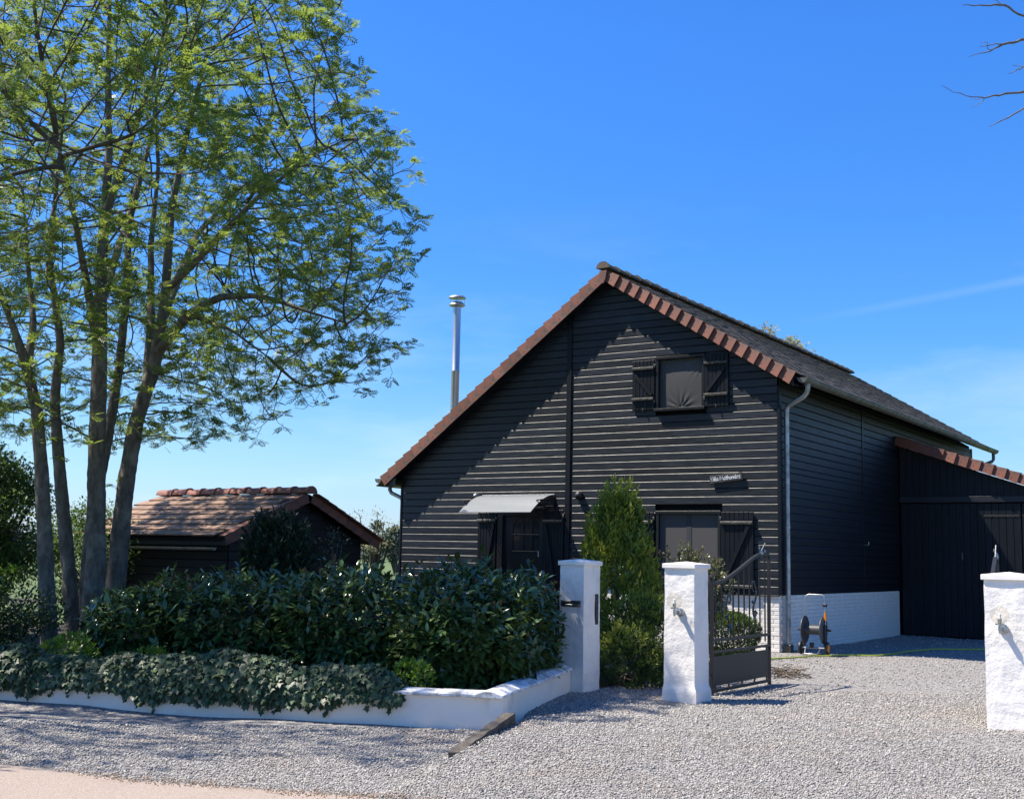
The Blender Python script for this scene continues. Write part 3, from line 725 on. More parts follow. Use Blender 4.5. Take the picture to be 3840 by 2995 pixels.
q = MB(); q.tube([(.03, 4.9, 2.02), (.10, 4.9, 2.02), (.11, 4.9, 2.09)], .012, 6); q.build('wall_hook', zinc, H, True)

# ---- slate name sign
SG = empty('name_sign', hw(-1.005, -.075, 3.153), HR, 'small slate sign lettered Villa Mathonière, hung tilted on the black gable', 'sign')
q = MB(); q.box((-.325, -.012, -.072), (.325, .012, .072), .004); plate = q.build('plate', sign_m, SG); plate.rotation_euler = (0, -R(6), 0)
q = MB(); q.box((-.2, .012, -.02), (-.16, .05, .02)); q.box((.16, .012, -.02), (.2, .05, .02)); q.build('bracket', plastic_dk, SG)
G = {'V': [[(0, 1), (.28, 0), (.56, 1)]], 'i': [[(.06, .62), (.06, .05), (.12, 0)], [(.06, .86), (.07, .9)]], 'l': [[(.06, 1), (.05, .08), (.13, 0)]],
     'a': [[(.42, .55), (.22, .62), (.04, .4), (.05, .12), (.2, 0), (.4, .2), (.43, .58), (.42, .1), (.5, 0)]],
     'M': [[(0, 0), (.08, 1), (.36, .3), (.66, 1), (.74, 0)]], 't': [[(.16, .95), (.15, .12), (.26, 0), (.34, .05)], [(0, .62), (.36, .66)]],
     'h': [[(.04, 1), (.04, 0)], [(.04, .4), (.2, .6), (.36, .5), (.38, 0)]], 'o': [[(.22, .6), (.04, .4), (.06, .1), (.22, 0), (.4, .14), (.4, .46), (.22, .6)]],
     'n': [[(.04, .6), (.04, 0)], [(.04, .4), (.2, .6), (.36, .48), (.37, 0)]], 'e': [[(.04, .32), (.4, .36), (.34, .58), (.16, .6), (.03, .34), (.1, .05), (.26, 0), (.42, .1)]],
     'r': [[(.05, .6), (.06, 0)], [(.06, .38), (.2, .6), (.34, .56)]], 'è': [[(.04, .32), (.4, .36), (.34, .58), (.16, .6), (.03, .34), (.1, .05), (.26, 0), (.42, .1)], [(.12, .92), (.28, .74)]]}
ADV = {'V': .6, 'i': .22, 'l': .24, 'a': .56, 'M': .86, 't': .42, 'h': .5, 'o': .52, 'n': .5, 'e': .5, 'r': .42, 'è': .5, ' ': .35}
txt = 'Villa Mathonière'; W = sum(ADV[c] for c in txt); sc_ = .60/W; hh = .078; x = -.30; q = MB()
for c in txt:
    for st in G.get(c, []):
        q.tube([(x+p[0]*sc_, -.0145, -.034+p[1]*hh) for p in st], .0056, 5)
    x += ADV[c]*sc_
q.build('lettering', letter_m, plate)

# ------------------------------------------------------------------ garage
GY = 7.5; GU = 6.6; GD = 6.0
GA = empty('garage', hw(0, GY), HR, 'dark lean-to garage with plank doors under a single slope of red verge tiles', 'garage')
def zg(u): return 4.60 - .350*u
b = MB(); b.prism([(.04, 0), (GU, 0), (GU, zg(GU)-.24), (.04, zg(.04)-.24)], (.06, GD)); b.build('wall_core', core, GA)
w = .153; k = 0; u = .05
while u < GU-.1:
    q = MB(); u1 = u+w; q.prism([(u+.003, 3.19), (u1-.003, 3.19), (u1-.003, zg(u1)-.215), (u+.003, zg(u)-.215)], (.02, .055)); q.build('board', black_v, GA); u = u1
b = MB(); b.box((.05, -.045, 3.05), (GU, .06, 3.19), .006); b.build('lintel', sunlit if False else black, GA)
for d0, d1, hs in ((.06, 2.695, 1), (2.715, 5.35, 0)):
    q = MB(); q.box((d0, .045, .03), (d1, .058, 3.03)); d_ = q.build('door', core, GA)
    nn = 17; ww = (d1-d0)/nn
    for k in range(nn):
        q = MB(); q.box((d0+k*ww+.003, .012, .03), (d0+(k+1)*ww-.003, .044, 3.03), .006); q.build('plank', black_v, d_)
    for zz in (2.72, .5):
        q = MB()
        a, c = (d1-.78, d1-.02) if hs else (d0+.02, d0+.78)
        q.box((a, .002, zz), (c, .013, zz+.05), .002)
        for t in (.18, .42, .66): q.lathe([(.014, .002), (.010, -.008)], 6, (a+t, 0, zz+.025), 'y')
        q.build('strap_hinge', gate_m, d_)
    q = MB(); hx = d0+1.35 if hs else d1-.3; q.box((hx, -.02, 1.75), (hx+.03, .012, 1.92), .004); q.build('handle', slot_m, d_)
b = MB(); b.box((5.37, -.03, 0), (5.55, .06, 3.05), .006); b.build('post', black_v, GA)
b = MB(); b.prism([(.03, zg(.03)-.09), (GU+.3, zg(GU+.3)-.09), (GU+.3, zg(GU+.3)-.03), (.03, zg(.03)-.03)], (-.17, GD)); b.build('roof_deck', core, GA)
ag = math.atan(.35); gv = verge_mesh([(.17, -.11)], .045)
for k in range(24):
    s0 = .0+k*.283; link('verge_tile', gv, GA, (.04+s0*math.cos(ag), -.19, zg(.04)-s0*math.sin(ag)+.0), (random.uniform(-.03, .03), ag, 0))
q = MB()
for c in range(24):
    s0 = c*.283; m_ = Matrix.Translation((.04+s0*math.cos(ag), -.02, zg(.04)-s0*math.sin(ag))) @ Matrix.Rotation(ag-.05, 4, 'Y')
    P = [m_ @ Vector(p) for p in [(0, 0, 0), (.32, 0, 0), (0, GD, 0), (.32, GD, 0), (0, 0, .02), (.32, 0, .02), (0, GD, .02), (.32, GD, .02)]]
    q.add(P, [(0, 2, 3, 1), (4, 5, 7, 6), (0, 1, 5, 4), (2, 6, 7, 3), (0, 4, 6, 2), (1, 3, 7, 5)])
tag(q.build('tile_courses', tile, GA), kind='stuff')

# ------------------------------------------------------------------ garden shed
# its ridge runs parallel to the house front; the near gable faces the house
SO = Vector((-4.86, 20.75, 0)); SHED = empty('garden_shed', SO, HR, 'low black garden shed with a red ridge and mossy tiled roof behind the hedge', 'shed')
SLn, SW = 4.15, 4.0; ZE, ZS = 1.86, 2.70; sl = (ZS-ZE)/(SW/2)
def zs_(y): return ZE+sl*(y if y < SW/2 else SW-y)
b = MB()
poly = [(.25, 0), (SW-.25, 0), (SW-.25, zs_(.25)-.09), (SW/2, ZS-.09), (.25, zs_(.25)-.09)]
b.prism(poly[::-1], (-SLn+.1, -.22), 'x'); b.build('wall_core', core, SHED)
for k in range(12):
    z0, z1 = .1+k*.15, .1+(k+1)*.15-.002
    if z1 > ZE-.02: z1 = ZE-.02
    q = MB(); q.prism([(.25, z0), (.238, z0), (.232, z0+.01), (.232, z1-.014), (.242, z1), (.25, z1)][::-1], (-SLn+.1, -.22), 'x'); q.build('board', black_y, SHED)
for k in range(17):
    z0, z1 = .1+k*.15, .1+(k+1)*.15-.003
    ya, yb = .25, SW-.25
    if z1 > zs_(.25)-.1:
        d = (z1-(ZE-.1))/sl; ya, yb = max(ya, d), min(yb, SW-d)
    if yb-ya < .1: break
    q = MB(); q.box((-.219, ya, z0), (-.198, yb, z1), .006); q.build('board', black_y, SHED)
b = MB(); b.prism([(0, ZE-.02), (SW/2, ZS-.02), (SW, ZE-.02), (SW, ZE-.07), (SW/2, ZS-.07), (0, ZE-.07)][::-1], (-SLn, 0), 'x'); b.build('roof_deck', core, SHED)
asl = math.atan(sl); nct = 8; gt = (SW/2/math.cos(asl)-.06)/nct; q = MB(); q.box((0, 0, 0), (.303, gt+.06, .032), .006); stm = q.mesh('roof_tile', shedtile)
for c in range(nct):
    for j in range(15):
        x = -SLn-.1+j*.307-(.15 if c % 2 else 0)
        if x+.3 > .03 or x < -SLn-.12: continue
        s0 = -.05+c*gt
        link('roof_tile', stm, SHED, (x, s0*math.cos(asl), ZE+s0*math.sin(asl)+.012+random.uniform(0, .005)), (asl-.105+random.uniform(-.008, .008), 0, random.uniform(-.006, .006)))
q = MB()
for c in range(nct):
    s0 = -.05+c*gt; m_ = Matrix.Translation((-SLn, SW-s0*math.cos(asl), ZE+s0*math.sin(asl)+.012)) @ Matrix.Rotation(-(asl-.075), 4, 'X')
    P = [m_ @ Vector(p) for p in [(0, 0, 0), (SLn-.05, 0, 0), (0, -gt-.06, 0), (SLn-.05, -gt-.06, 0), (0, 0, .022), (SLn-.05, 0, .022), (0, -gt-.06, .022), (SLn-.05, -gt-.06, .022)]]
    q.add(P, [(0, 1, 3, 2), (4, 6, 7, 5), (0, 4, 5, 1), (2, 3, 7, 6), (0, 2, 6, 4), (1, 5, 7, 3)])
tag(q.build('tile_courses', shedtile, SHED), kind='stuff')
# verge tiles along the gable
def flat_verge(L, h, mat):
    q = MB(); q.box((-.012, 0, -h), (.012, L, .03), .004); q.box((-.14, 0, .012), (.012, L, .03), .003); return q.mesh('verge_tile', mat)
fv = flat_verge(gt+.05, .15, terra)
for c in range(nct):
    s0 = -.07+c*gt
    link('verge_tile', fv, SHED, (.02+.004*(c % 2), s0*math.cos(asl), ZE+s0*math.sin(asl)+.012), (asl-.04, 0, random.uniform(-.01, .01)))
    link('verge_tile', fv, SHED, (.02+.004*(c % 2), SW-s0*math.cos(asl), ZE+s0*math.sin(asl)+.012), (asl-.04, 0, PI+random.uniform(-.01, .01))).rotation_euler = (-(asl-.04), 0, 0)
    # far-slope verge is turned so that it runs up towards the ridge
for o in [o for o in SHED.children if o.name.startswith('verge_tile') and o.location.y > SW/2]:
    o.rotation_euler = (asl-.04, 0, PI); o.location.x += 0
rr = ridge_mesh(ridge_red, False)
for k in range(10):
    link('ridge_tile', rr, SHED, (-SLn+.0+k*.415+.40 if False else .06-k*.415, SW/2, ZS+.005+random.uniform(-.004, .006)), (random.uniform(-.02, .02), random.uniform(-.02, .02), PI/2+random.uniform(-.02, .02)))
q = MB(); n = 8; prof = [(.055*math.cos(PI+PI*k/n), .055*math.sin(PI+PI*k/n)) for k in range(n+1)]; inn = [(a*.9, c*.9) for a, c in prof[::-1]]
q.prism([(.06+a, ZE-.20+c) for a, c in prof+inn], (-SLn+.1, -.36), 'x'); q.prism([(.06+a, ZE-.20+c) for a, c in prof], (-.364, -.36), 'x'); q.build('gutter', zinc, SHED)
b = MB(); b.box((-SLn+.1, .10, ZE-.16), (-.22, .24, ZE-.04)); b.build('fascia', black, SHED)

# ------------------------------------------------------------------ gate pillars
def lumpy(q_me, amt, sc, seed):
    from mathutils import noise as mn
    for v in q_me.vertices:
        p = Vector(v.co)*sc + Vector((seed*7.3, seed*3.1, 0))
        d = mn.noise(p)*.6+mn.noise(p*2.3)*.4
        c = Vector((v.co.x, v.co.y, 0))
        v.co += v.normal*d*amt
def subbox(q, a, b, nx, ny, nz_):
    """box whose faces are grids, shared corner vertices"""
    idx = {}
    def vid(i, j, k):
        if (i, j, k) not in idx:
            idx[i, j, k] = len(q.v); q.v.append((a[0]+(b[0]-a[0])*i/nx, a[1]+(b[1]-a[1])*j/ny, a[2]+(b[2]-a[2])*k/nz_))
        return idx[i, j, k]
    def fc(*l): q.f.append(tuple(vid(*p) for p in l)); q.m.append(q.cur)
    for i in range(nx):
        for k in range(nz_):
            fc((i, 0, k), (i+1, 0, k), (i+1, 0, k+1), (i, 0, k+1)); fc((i, ny, k+1), (i+1, ny, k+1), (i+1, ny, k), (i, ny, k))
    for j in range(ny):
        for k in range(nz_):
            fc((0, j, k+1), (0, j+1, k+1), (0, j+1, k), (0, j, k)); fc((nx, j, k), (nx, j+1, k), (nx, j+1, k+1), (nx, j, k+1))
    for i in range(nx):
        for j in range(ny):
            fc((i, j, 0), (i, j+1, 0), (i+1, j+1, 0), (i+1, j, 0)); fc((i, j, nz_), (i+1, j, nz_), (i+1, j+1, nz_), (i, j+1, nz_))
def pillar(loc, wx, wy, zt, label, seed, flare):
    P = empty('gate_pillar', loc, HR, label, 'gate pillar', 'white gate pillars along the drive')
    q = MB(); subbox(q, (0, 0, -.25), (wx, wy, zt), 14, 14, 64)
    me = q.mesh('shaft', white, True)
    for v in me.vertices:
        z = v.co.z
        if flare and z < .20:
            t = min(1, (.20-z)/.10); t = t*t*(3-2*t)
            v.co.x += (.028 if v.co.x > wx/2 else -.008)*t*(1 if v.co.x > wx-.01 or v.co.x < .01 else .5); v.co.y += (-.022 if v.co.y < wy/2 else .01)*t
        v.co.x += (1.45-z)*.012*(1 if v.co.x > wx/2 else -1)*.5
    me.update(); lumpy(me, .009, 5.0, seed)
    link('shaft', me, P)
    q = MB(); o = .024; z0, z1, z2 = zt-.008, zt+.045, zt+.074
    a = [(-o, -o, z0), (wx+o, -o, z0), (wx+o, wy+o, z0), (-o, wy+o, z0)]; c = [(x, y, z1) for x, y, z in a]
    q.add(a+c+[(wx/2, wy/2, z2)], [(3, 2, 1, 0), (0, 1, 5, 4), (1, 2, 6, 5), (2, 3, 7, 6), (3, 0, 4, 7), (4, 5, 8), (5, 6, 8), (6, 7, 8), (7, 4, 8)])
    cp = q.build('cap', white_s, P)
    bv = cp.modifiers.new('b', 'BEVEL'); bv.width = .006; bv.segments = 2; bv.limit_method = 'ANGLE'; bv.angle_limit = R(20)
    return P
P1 = pillar((.645, 14.965, 0), .335, .40, 1.525, 'white rendered gate pillar with the letterbox slot, leftmost, at the end of the low wall', 1, False)
P2 = pillar((1.835, 14.175, 0), .375, .385, 1.520, 'white rendered gate pillar in the middle, holding the open gate leaf in front of the house', 2, True)
P3 = pillar((4.765, 12.115, 0), .40, .40, 1.485, 'white rendered gate pillar at the right edge, nearest and cut off by the picture', 3, False)
b = MB(); b.box((.022, -.020, 1.015), (.300, .01, 1.092), .006); ls = b.build('letter_slot', slot_m, P1)
b = MB(); b.box((.09, -.026, 1.024), (.285, -.019, 1.046), .002); b.build('flap', flap_m, ls)
b = MB(); b.box((.33, .275, .80), (.352, .345, 1.17), .004); b.build('entry_panel', plastic_dk, P1)

def wall_lamp(loc, label):
    L = empty('wall_lamp', loc, HR, label, 'wall lamp', 'clear globe lamps on the gate pillars')
    # local: y negative points out from the pillar face
    q = MB(); q.lathe([(.050, .012), (.050, -.012), (.047, -.018), (.030, -.022), (.030, -.075), (.026, -.080)][::-1], 20, (0, 0, 0), 'y'); q.build('wall_mount', chrome, L, True)
    q = MB(); q.tube([(0, -.07, 0), (0, -.155, 0)], .011, 10); q.build('arm', chrome, L, True)
    q = MB(); q.lathe([(.008, -.040), (.014, -.035), (.014, .045), (.044, .046), (.044, .058), (.016, .060), (.020, .062), (.020, .105)], 18, (0, -.155, 0)); q.build('stem', chrome, L, True)
    q = MB(); q.lathe([(.013, .105), (.013, .150), (.006, .156)], 14, (0, -.155, 0)); q.build('bulb', bulb_m, L, True)
    q = MB(); n = 18; r = .088; cz = .058+.080
    q.lathe([(max(.030, r*math.sin(t)), cz-r*math.cos(t)) for t in np.linspace(.36, PI-.02, n)], 28, (0, -.155, 0)); q.build('globe', globe_m, L, 'all')
    return L
def on_face(P, x, z, off=.004): return Vector(P.location) + XD*x - YD*off + Vector((0, 0, z))
wall_lamp(on_face(P2, .205, 1.01), 'clear globe lamp on a chrome arm, fixed to the middle pillar beside the gate')
wall_lamp(on_face(P3, .175, 1.00), 'clear globe lamp on a chrome arm, fixed to the pillar at the right edge')

# ------------------------------------------------------------------ gate leaf
LEN = 1.89
def curve_z(x):
    P = [(0, 1.335), (.15, 1.335), (.38, 1.365), (.62, 1.43), (.85, 1.50), (1.08, 1.575), (1.28, 1.64), (1.48, 1.695), (1.66, 1.715), (1.89, 1.705)]
    for (a, za), (c, zc) in zip(P[:-1], P[1:]):
        if x <= c: t = (x-a)/(c-a); return za+(zc-za)*t
    return P[-1][1]
def gate_leaf(loc, rz, label):
    Gt = empty('gate_leaf', loc, rz, label, 'gate', 'dark metal gate leaves standing open')
    for (x0, x1, zt) in ((0, .045, 1.43), (LEN-.04, LEN, 1.72)):
        q = MB(); q.box((x0, -.02, .0), (x1, .02, zt), .003); q.build('stile', gate_m, Gt)
    q = MB(); xs = np.linspace(.045, LEN-.04, 36)
    v = []; f = []
    for x in xs:
        z = curve_z(x); v += [(x, -.018, z-.02), (x, .018, z-.02), (x, .018, z+.02), (x, -.018, z+.02)]
    for i in range(len(xs)-1):
        for k in range(4): f.append((i*4+k, i*4+4+k, i*4+4+(k+1) % 4, i*4+(k+1) % 4))
    q.add(v, [fc[::-1] for fc in f]); q.build('top_rail', gate_m, Gt)
    for z0, z1 in ((.632, .668), (.490, .522), (.03, .065)):
        q = MB(); q.box((.046, -.016, z0), (LEN-.041, .016, z1), .003); q.build('rail', gate_m, Gt)
    q = MB(); q.box((.07, -.004, .105), (LEN-.06, .004, .455), .002)
    q.build('kick_panel', gate_m, Gt)
    for k in range(5):
        q = MB(); x = .12+k*(LEN-.24)/4; q.box((x-.009, -.009, .456 if k else .456), (x+.009, .009, .489)); q.box((x-.009, -.009, .066), (x+.009, .009, .104)); tag(q.build('bracket', gate_m, Gt), kind='stuff')
    for k in range(10):
        x = .145+.176*k; zt = curve_z(x)-.015; zb = .565
        if k == 2: zt = .72
        if k == 7: zt = .90
        q = MB(); q.tube([(x, 0, zb), (x, 0, zt)], .0110, 8); q.build('bar', gate_m, Gt, True)
    for k, (x0, zb, zt, sg) in enumerate(((.145+.352, .72, 1.19, 1), (.145+1.232, .88, 1.34, -1), (LEN-.22, 1.70, 1.86, 1))):
        q = MB(); h = zt-zb; pts = []
        for t in np.linspace(0, 1, 22):
            pts.append((x0+sg*.055*math.sin(t*PI*2.2)*(1-.25*t), 0, zb+h*t))
        for t in np.linspace(0, 1.6*PI, 12)[1:]: pts.append((pts[21][0]+sg*.035*(1-math.cos(t)), 0, zt+.035*math.sin(t)-.015*t))
        if k < 2: q.tube(pts, np.linspace(.017, .010, len(pts)), 8)
        else: q.tube([(x0-.12, 0, 1.70), (x0+.08, 0, 1.86)], .007, 8)
        rr = random.Random(k)
        for i in range(13 if k < 2 else 4):                  # beaten leaves and buds
            t = rr.random() if k < 2 else (.05, .2, .95, 1)[i]; i0 = int(t*20); px, _, pz = pts[i0] if k < 2 else ((x0-.13 if i < 2 else x0+.14-.02*i), 0, 1.745+.03*(i % 2))
            a = rr.uniform(0, 2*PI); L = rr.uniform(.05, .085); d = Vector((math.cos(a), rr.uniform(-.5, .5), math.sin(a)))
            s_ = d.cross(Vector((0, 1, 0))).normalized()*L*.38; p = Vector((px, 0, pz)); y_ = Vector((0, -.012, 0))
            q.add([p, p+d*L*.5+s_, p+d*L, p+d*L*.5-s_, p+d*L*.5+y_, p+d*L*.5-y_], [(0, 1, 4), (1, 2, 4), (2, 3, 4), (3, 0, 4), (1, 0, 5), (2, 1, 5), (3, 2, 5), (0, 3, 5)])
        tag(q.build('scrollwork', iron_g if k < 2 else zinc, Gt, True))
    q = MB()
    for z in (1.40, .25): q.tube([(-.10, 0, z), (.01, 0, z)], .009, 6)
    tag(q.build('hinge_pin', gate_m, Gt), kind='stuff')
    return Gt
gate_leaf((2.470, 14.74, .0), math.atan2(.83, .556), 'dark wrought metal gate leaf swung open from the middle pillar, with scroll bars')
gate_leaf((5.00, 12.62, .0), math.atan2(.905, .425), 'dark wrought metal gate leaf mostly hidden behind the right pillar')

# ------------------------------------------------------------------ low garden wall
GW = empty('low_garden_wall', (WL.x, WL.y, 0), 0, 'low white rendered garden wall with coping stones, in front of the hedge', 'wall')
d1 = Vector((-.978, .209)); n1 = Vector((.209, .978))        # along the front, and inwards
d2 = (WR-WL).normalized(); n2 = Vector((-d2.y, d2.x))
def strip(q, o, d, n_, l0, l1, w0, w1, z0, z1, ch=0):
    P = []
    for z in (z0, z1):
        for l, w in ((l0, w0), (l1, w0), (l1, w1), (l0, w1)): p = o+d*l+n_*w; P.append((p.x, p.y, z))
    q.add(P, [(3, 2, 1, 0), (4, 5, 6, 7), (0, 1, 5, 4), (1, 2, 6, 5), (2, 3, 7, 6), (3, 0, 4, 7)])
Z0 = Vector((0, 0))
def wallrun(d, n_, L, name):
    k = max(2, int(L/.09)); V = []; F = []; hz = 6
    for i in range(k+1):
        for j in range(hz+1):
            p = d*(L*i/k); bul = .010*math.sin(i*.9+j*1.7)+.008*math.sin(i*.37+3*j)
            p = p - n_*bul*.6; V.append((p.x, p.y, -.3+(.555)*j/hz))
    for i in range(k):
        for j in range(hz): F.append((i*(hz+1)+j, (i+1)*(hz+1)+j, (i+1)*(hz+1)+j+1, i*(hz+1)+j+1))
    m0 = len(V)
    for i in range(k+1):
        p = d*(L*i/k)+n_*.2; V += [(p.x, p.y, .255), (p.x, p.y, -.3)]
    for i in range(k):
        a, c = i*(hz+1)+hz, (i+1)*(hz+1)+hz; F.append((a, c, m0+2*i+2, m0+2*i)); F.append((m0+2*i, m0+2*i+2, m0+2*i+3, m0+2*i+1))
    me = bpy.data.meshes.new(name); me.from_pydata(V, [], F); me.materials.append(wall_m); me.polygons.foreach_set('use_smooth', [True]*len(F)); me.set_sharp_from_angle(angle=R(40)); return link(name, me, GW)
wallrun(d1, n1, 7.6, 'wall_front'); wallrun(d2, n2, (WR-WL).length+.05, 'wall_return')
q = MB(); strip(q, Z0, d1, n1, -.03, .10, -.035, .22, -.3, .262); q.build('pier', wall_m, GW)
def coping(d, n_, l0, l1, ridge):
    q = MB(); w0, w1 = -.045, .245; P = []; zz = random.uniform(-.003, .003)
    prof = [(w0, .258), (w0, .290), ((w0+w1)/2-.05, .312+ridge), ((w0+w1)/2+.05, .312+ridge), (w1, .290), (w1, .258)]
    for l in (l0+.004, l1-.004):
        for w, z in prof: p = d*l+n_*w; P.append((p.x, p.y, z+zz))
    n = 6; q.add(P, [tuple(range(n-1, -1, -1)), tuple(range(n, 2*n))]+[(i, (i+1) % n, (i+1) % n+n, i+n) for i in range(n)])
    o = q.build('coping_stone', coping_m, GW); bv = o.modifiers.new('b', 'BEVEL'); bv.width = .008; bv.segments = 2
l = .11
for L in (.50, .45, .5, .5, .5, .5, .5, .5, .5, .5, .5, .5, .5, .5, .5): coping(d1, n1, l, l+L, 0.0); l += L
l = -.08
for L in (.62, .62, .62, .62, .72): coping(d2, n2, l, l+L, .012); l += L

# old timber holding back the gravel at the wall corner
SL_ = empty('timber_sleeper', (-.20, 11.0, .0), 0, 'weathered grey timber sleeper lying at the corner of the low wall', 'timber')
a = Vector((-.43, 10.40, -.10)); c = Vector((.045, 11.66, .075)); d = (c-a).normalized(); s_ = d.cross(Vector((0, 0, 1))).normalized()*.05; u_ = s_.cross(d).normalized()*.062
q = MB(); V = []; n = 14
for i in range(n+1):
    p = a+(c-a)*i/n - Vector(SL_.location)
    for sx_, sz_ in ((-1, -1), (1, -1), (1, 1), (-1, 1)): V.append(tuple(p+s_*sx_*(1+.10*math.sin(i*2.3+sx_))+u_*sz_*(1+.08*math.sin(i*1.7+2*sx_))))
q.add(V, [(3, 2, 1, 0), (n*4, n*4+1, n*4+2, n*4+3)]+[(i*4+k, i*4+(k+1) % 4, i*4+4+(k+1) % 4, i*4+4+k) for i in range(n) for k in range(4)])
q.build('beam', sleeper_m, SL_, True)

# ------------------------------------------------------------------ hose and hose reel
hp = [(1.9, 21.1), (2.27, 20.29), (2.55, 19.58), (3.1, 19.45), (3.8, 19.75), (4.36, 20.03), (4.89, 20.58), (5.3, 20.95), (5.61, 21.15), (6.0, 21.36), (6.3, 21.42), (6.61, 21.57), (7.0, 22.05), (7.41, 22.56), (8.1, 23.13), (9.0, 23.6), (9.6, 23.9)]
pp = []
for i in range(len(hp)-1):
    p0, p1, p2, p3 = [Vector(hp[max(0, min(len(hp)-1, i+k))]) for k in (-1, 0, 1, 2)]
    for t in np.linspace(0, 1, 7)[:-1]:
        q_ = .5*((2*p1)+(p2-p0)*t+(2*p0-5*p1+4*p2-p3)*t*t+(3*p1-p0-3*p2+p3)*t**3); pp.append((q_.x, q_.y, gz(q_.x, q_.y)+.026))
q = MB(); q.tube(pp, .0135, 8); tag(q.build('garden_hose', hose_m, None, True), 'yellow garden hose trailing across the gravel in front of the house', 'hose')
RL = empty('hose_reel', (5.42, 21.46, gz(5.42, 21.46)+.01), R(-32), 'grey wheeled hose reel cart with tall handle beside the white brick plinth', 'hose reel')
for x, rad in ((-.165, .245), (.165, .235)):
    q = MB(); n = 26; q.lathe([(.06, x-.012), (rad-.02, x-.012), (rad, x-.006), (rad, x+.006), (rad-.02, x+.012), (.06, x+.012)], n, (0, 0, .43), 'x'); q.build('flange', reelgrey, RL, True)
q = MB(); q.lathe([(.085, -.155), (.085, .155)], 20, (0, 0, .43), 'x'); q.build('drum', reelgrey, RL, True)
q = MB(); q.tube([(-.30, 0, .43), (.30, 0, .43)], .022, 8); q.build('axle', plastic_dk, RL, True)
for x in (-.235, .235):
    q = MB(); q.lathe([(.035, -.022), (.100, -.024), (.115, -.014), (.115, .014), (.100, .024), (.035, .022)], 22, (x, -.02, .115), 'x'); wh = q.build('wheel', plastic_dk, RL, True)
    q = MB(); q.lathe([(.01, x+.020), (.072, x+.024), (.072, x+.029), (.02, x+.034)], 18, (0, -.02, .115), 'x'); q.build('hub_cap', orange if x > 0 else plastic_dk, wh, True)
q = MB(); q.tube([(-.19, .05, .1), (-.185, .03, .45), (-.175, .06, .98), (-.16, .07, 1.02), (-.12, .075, 1.04), (.12, .075, 1.04), (.16, .07, 1.02), (.175, .06, .98), (.195, .03, .45), (.20, .05, .1)], .0125, 10); q.build('handle', alu, RL, True)
q = MB(); q.tube([(-.22, -.05, .12), (.22, -.05, .12)], .016, 8); q.tube([(-.14, -.06, .11), (-.12, -.16, .02), (.10, -.16, .02), (.13, -.06, .11)], .010, 6); q.build('foot_bar', alu, RL, True)
for x in (-.19, .195):
    q = MB(); q.box((x-.022, -.04, .12), (x+.022, .06, .52), .012); q.build('side_bracket', reelgrey if x < 0 else plastic_dk, RL)
q = MB(); q.prism([(.175, .60), (.215, .60), (.205, .74), (.185, .74)], (-.01, .05)); q.build('clip', orange, RL)
q = MB(); q.box((.14, .035, .83), (.215, .09, .885), .01); q.build('handle_clamp', plastic_dk, RL)
q = MB(); q.lathe([(.035, .12), (.04, .20), (.03, .21)], 12, (-.03, -.05, 0)); q.build('nozzle_holder', plastic_dk, RL)

# small heap of dry prunings by the gate end, log edging by the shrubs
q = MB(); r_ = random.Random(5)
for i in range(70):
    a = r_.uniform(0, 2*PI); rad = r_.uniform(0, .32); x, y = rad*math.cos(a), rad*.8*math.sin(a); h = .17*(1-(rad/.36)**2)*r_.random()+.02
    t = r_.uniform(0, PI); L = r_.uniform(.08, .26); d = Vector((math.cos(t)*L, math.sin(t)*L, r_.uniform(-.05, .08)))
    p = Vector((x, y, h)); q.tube([p-d*.5, p+d*.1+Vector((0, 0, .01)), p+d*.5], [.006, .006, .003], 4)
o = q.build('twig_heap', drytwig, None, loc=(3.93, 17.15, 0)); tag(o, 'low heap of dry brown prunings on the gravel behind the open gate', 'twig heap')
for (pts_, lab) in (([(1.16+.05*k, 15.36+.075*k) for k in range(9)], 'row of short brown edging logs at the foot of the letterbox pillar'), ([(2.02+.035*k, 19.6-.055*k) for k in range(14)], 'row of short brown edging logs behind the low juniper')):
    E_ = empty('log_edging', (*pts_[0], 0), 0, lab, 'log edging', 'log edging of the planting bed')
    for (x, y) in pts_:
        q = MB(); q.lathe([(.034, -.05), (.035, .10+random.uniform(0, .03)), (.030, .135)], 8, (x-pts_[0][0], y-pts_[0][1], 0)); q.build('log', logs, E_, True)

# ------------------------------------------------------------------ leaves
T_LAUREL = ([(0, 0, 0), (.16, .28, .035), (-.16, .28, .035), (0, .28, 0), (.18, .62, .015), (-.18, .62, .015), (0, .62, -.03), (0, 1, -.12)],
            [(0, 1, 3), (0, 3, 2), (3, 1, 4, 6), (2, 3, 6, 5), (6, 4, 7), (5, 6, 7)])
T_IVY = ([(0, .38, .05), (0, 0, 0), (.30, -.14, -.02), (.34, .18, 0), (.58, .40, -.06), (.26, .52, .02), (0, 1, -.08), (-.26, .52, .02), (-.58, .40, -.06), (-.34, .18, 0), (-.30, -.14, -.02)],
         [(0, i, i+1) for i in range(1, 10)]+[(0, 10, 1)])
T_OVAL = ([(0, 0, 0), (.26, .45, .05), (0, .5, -.02), (-.26, .45, .05), (0, 1, -.05)], [(0, 1, 2), (0, 2, 3), (2, 1, 4), (3, 2, 4)])
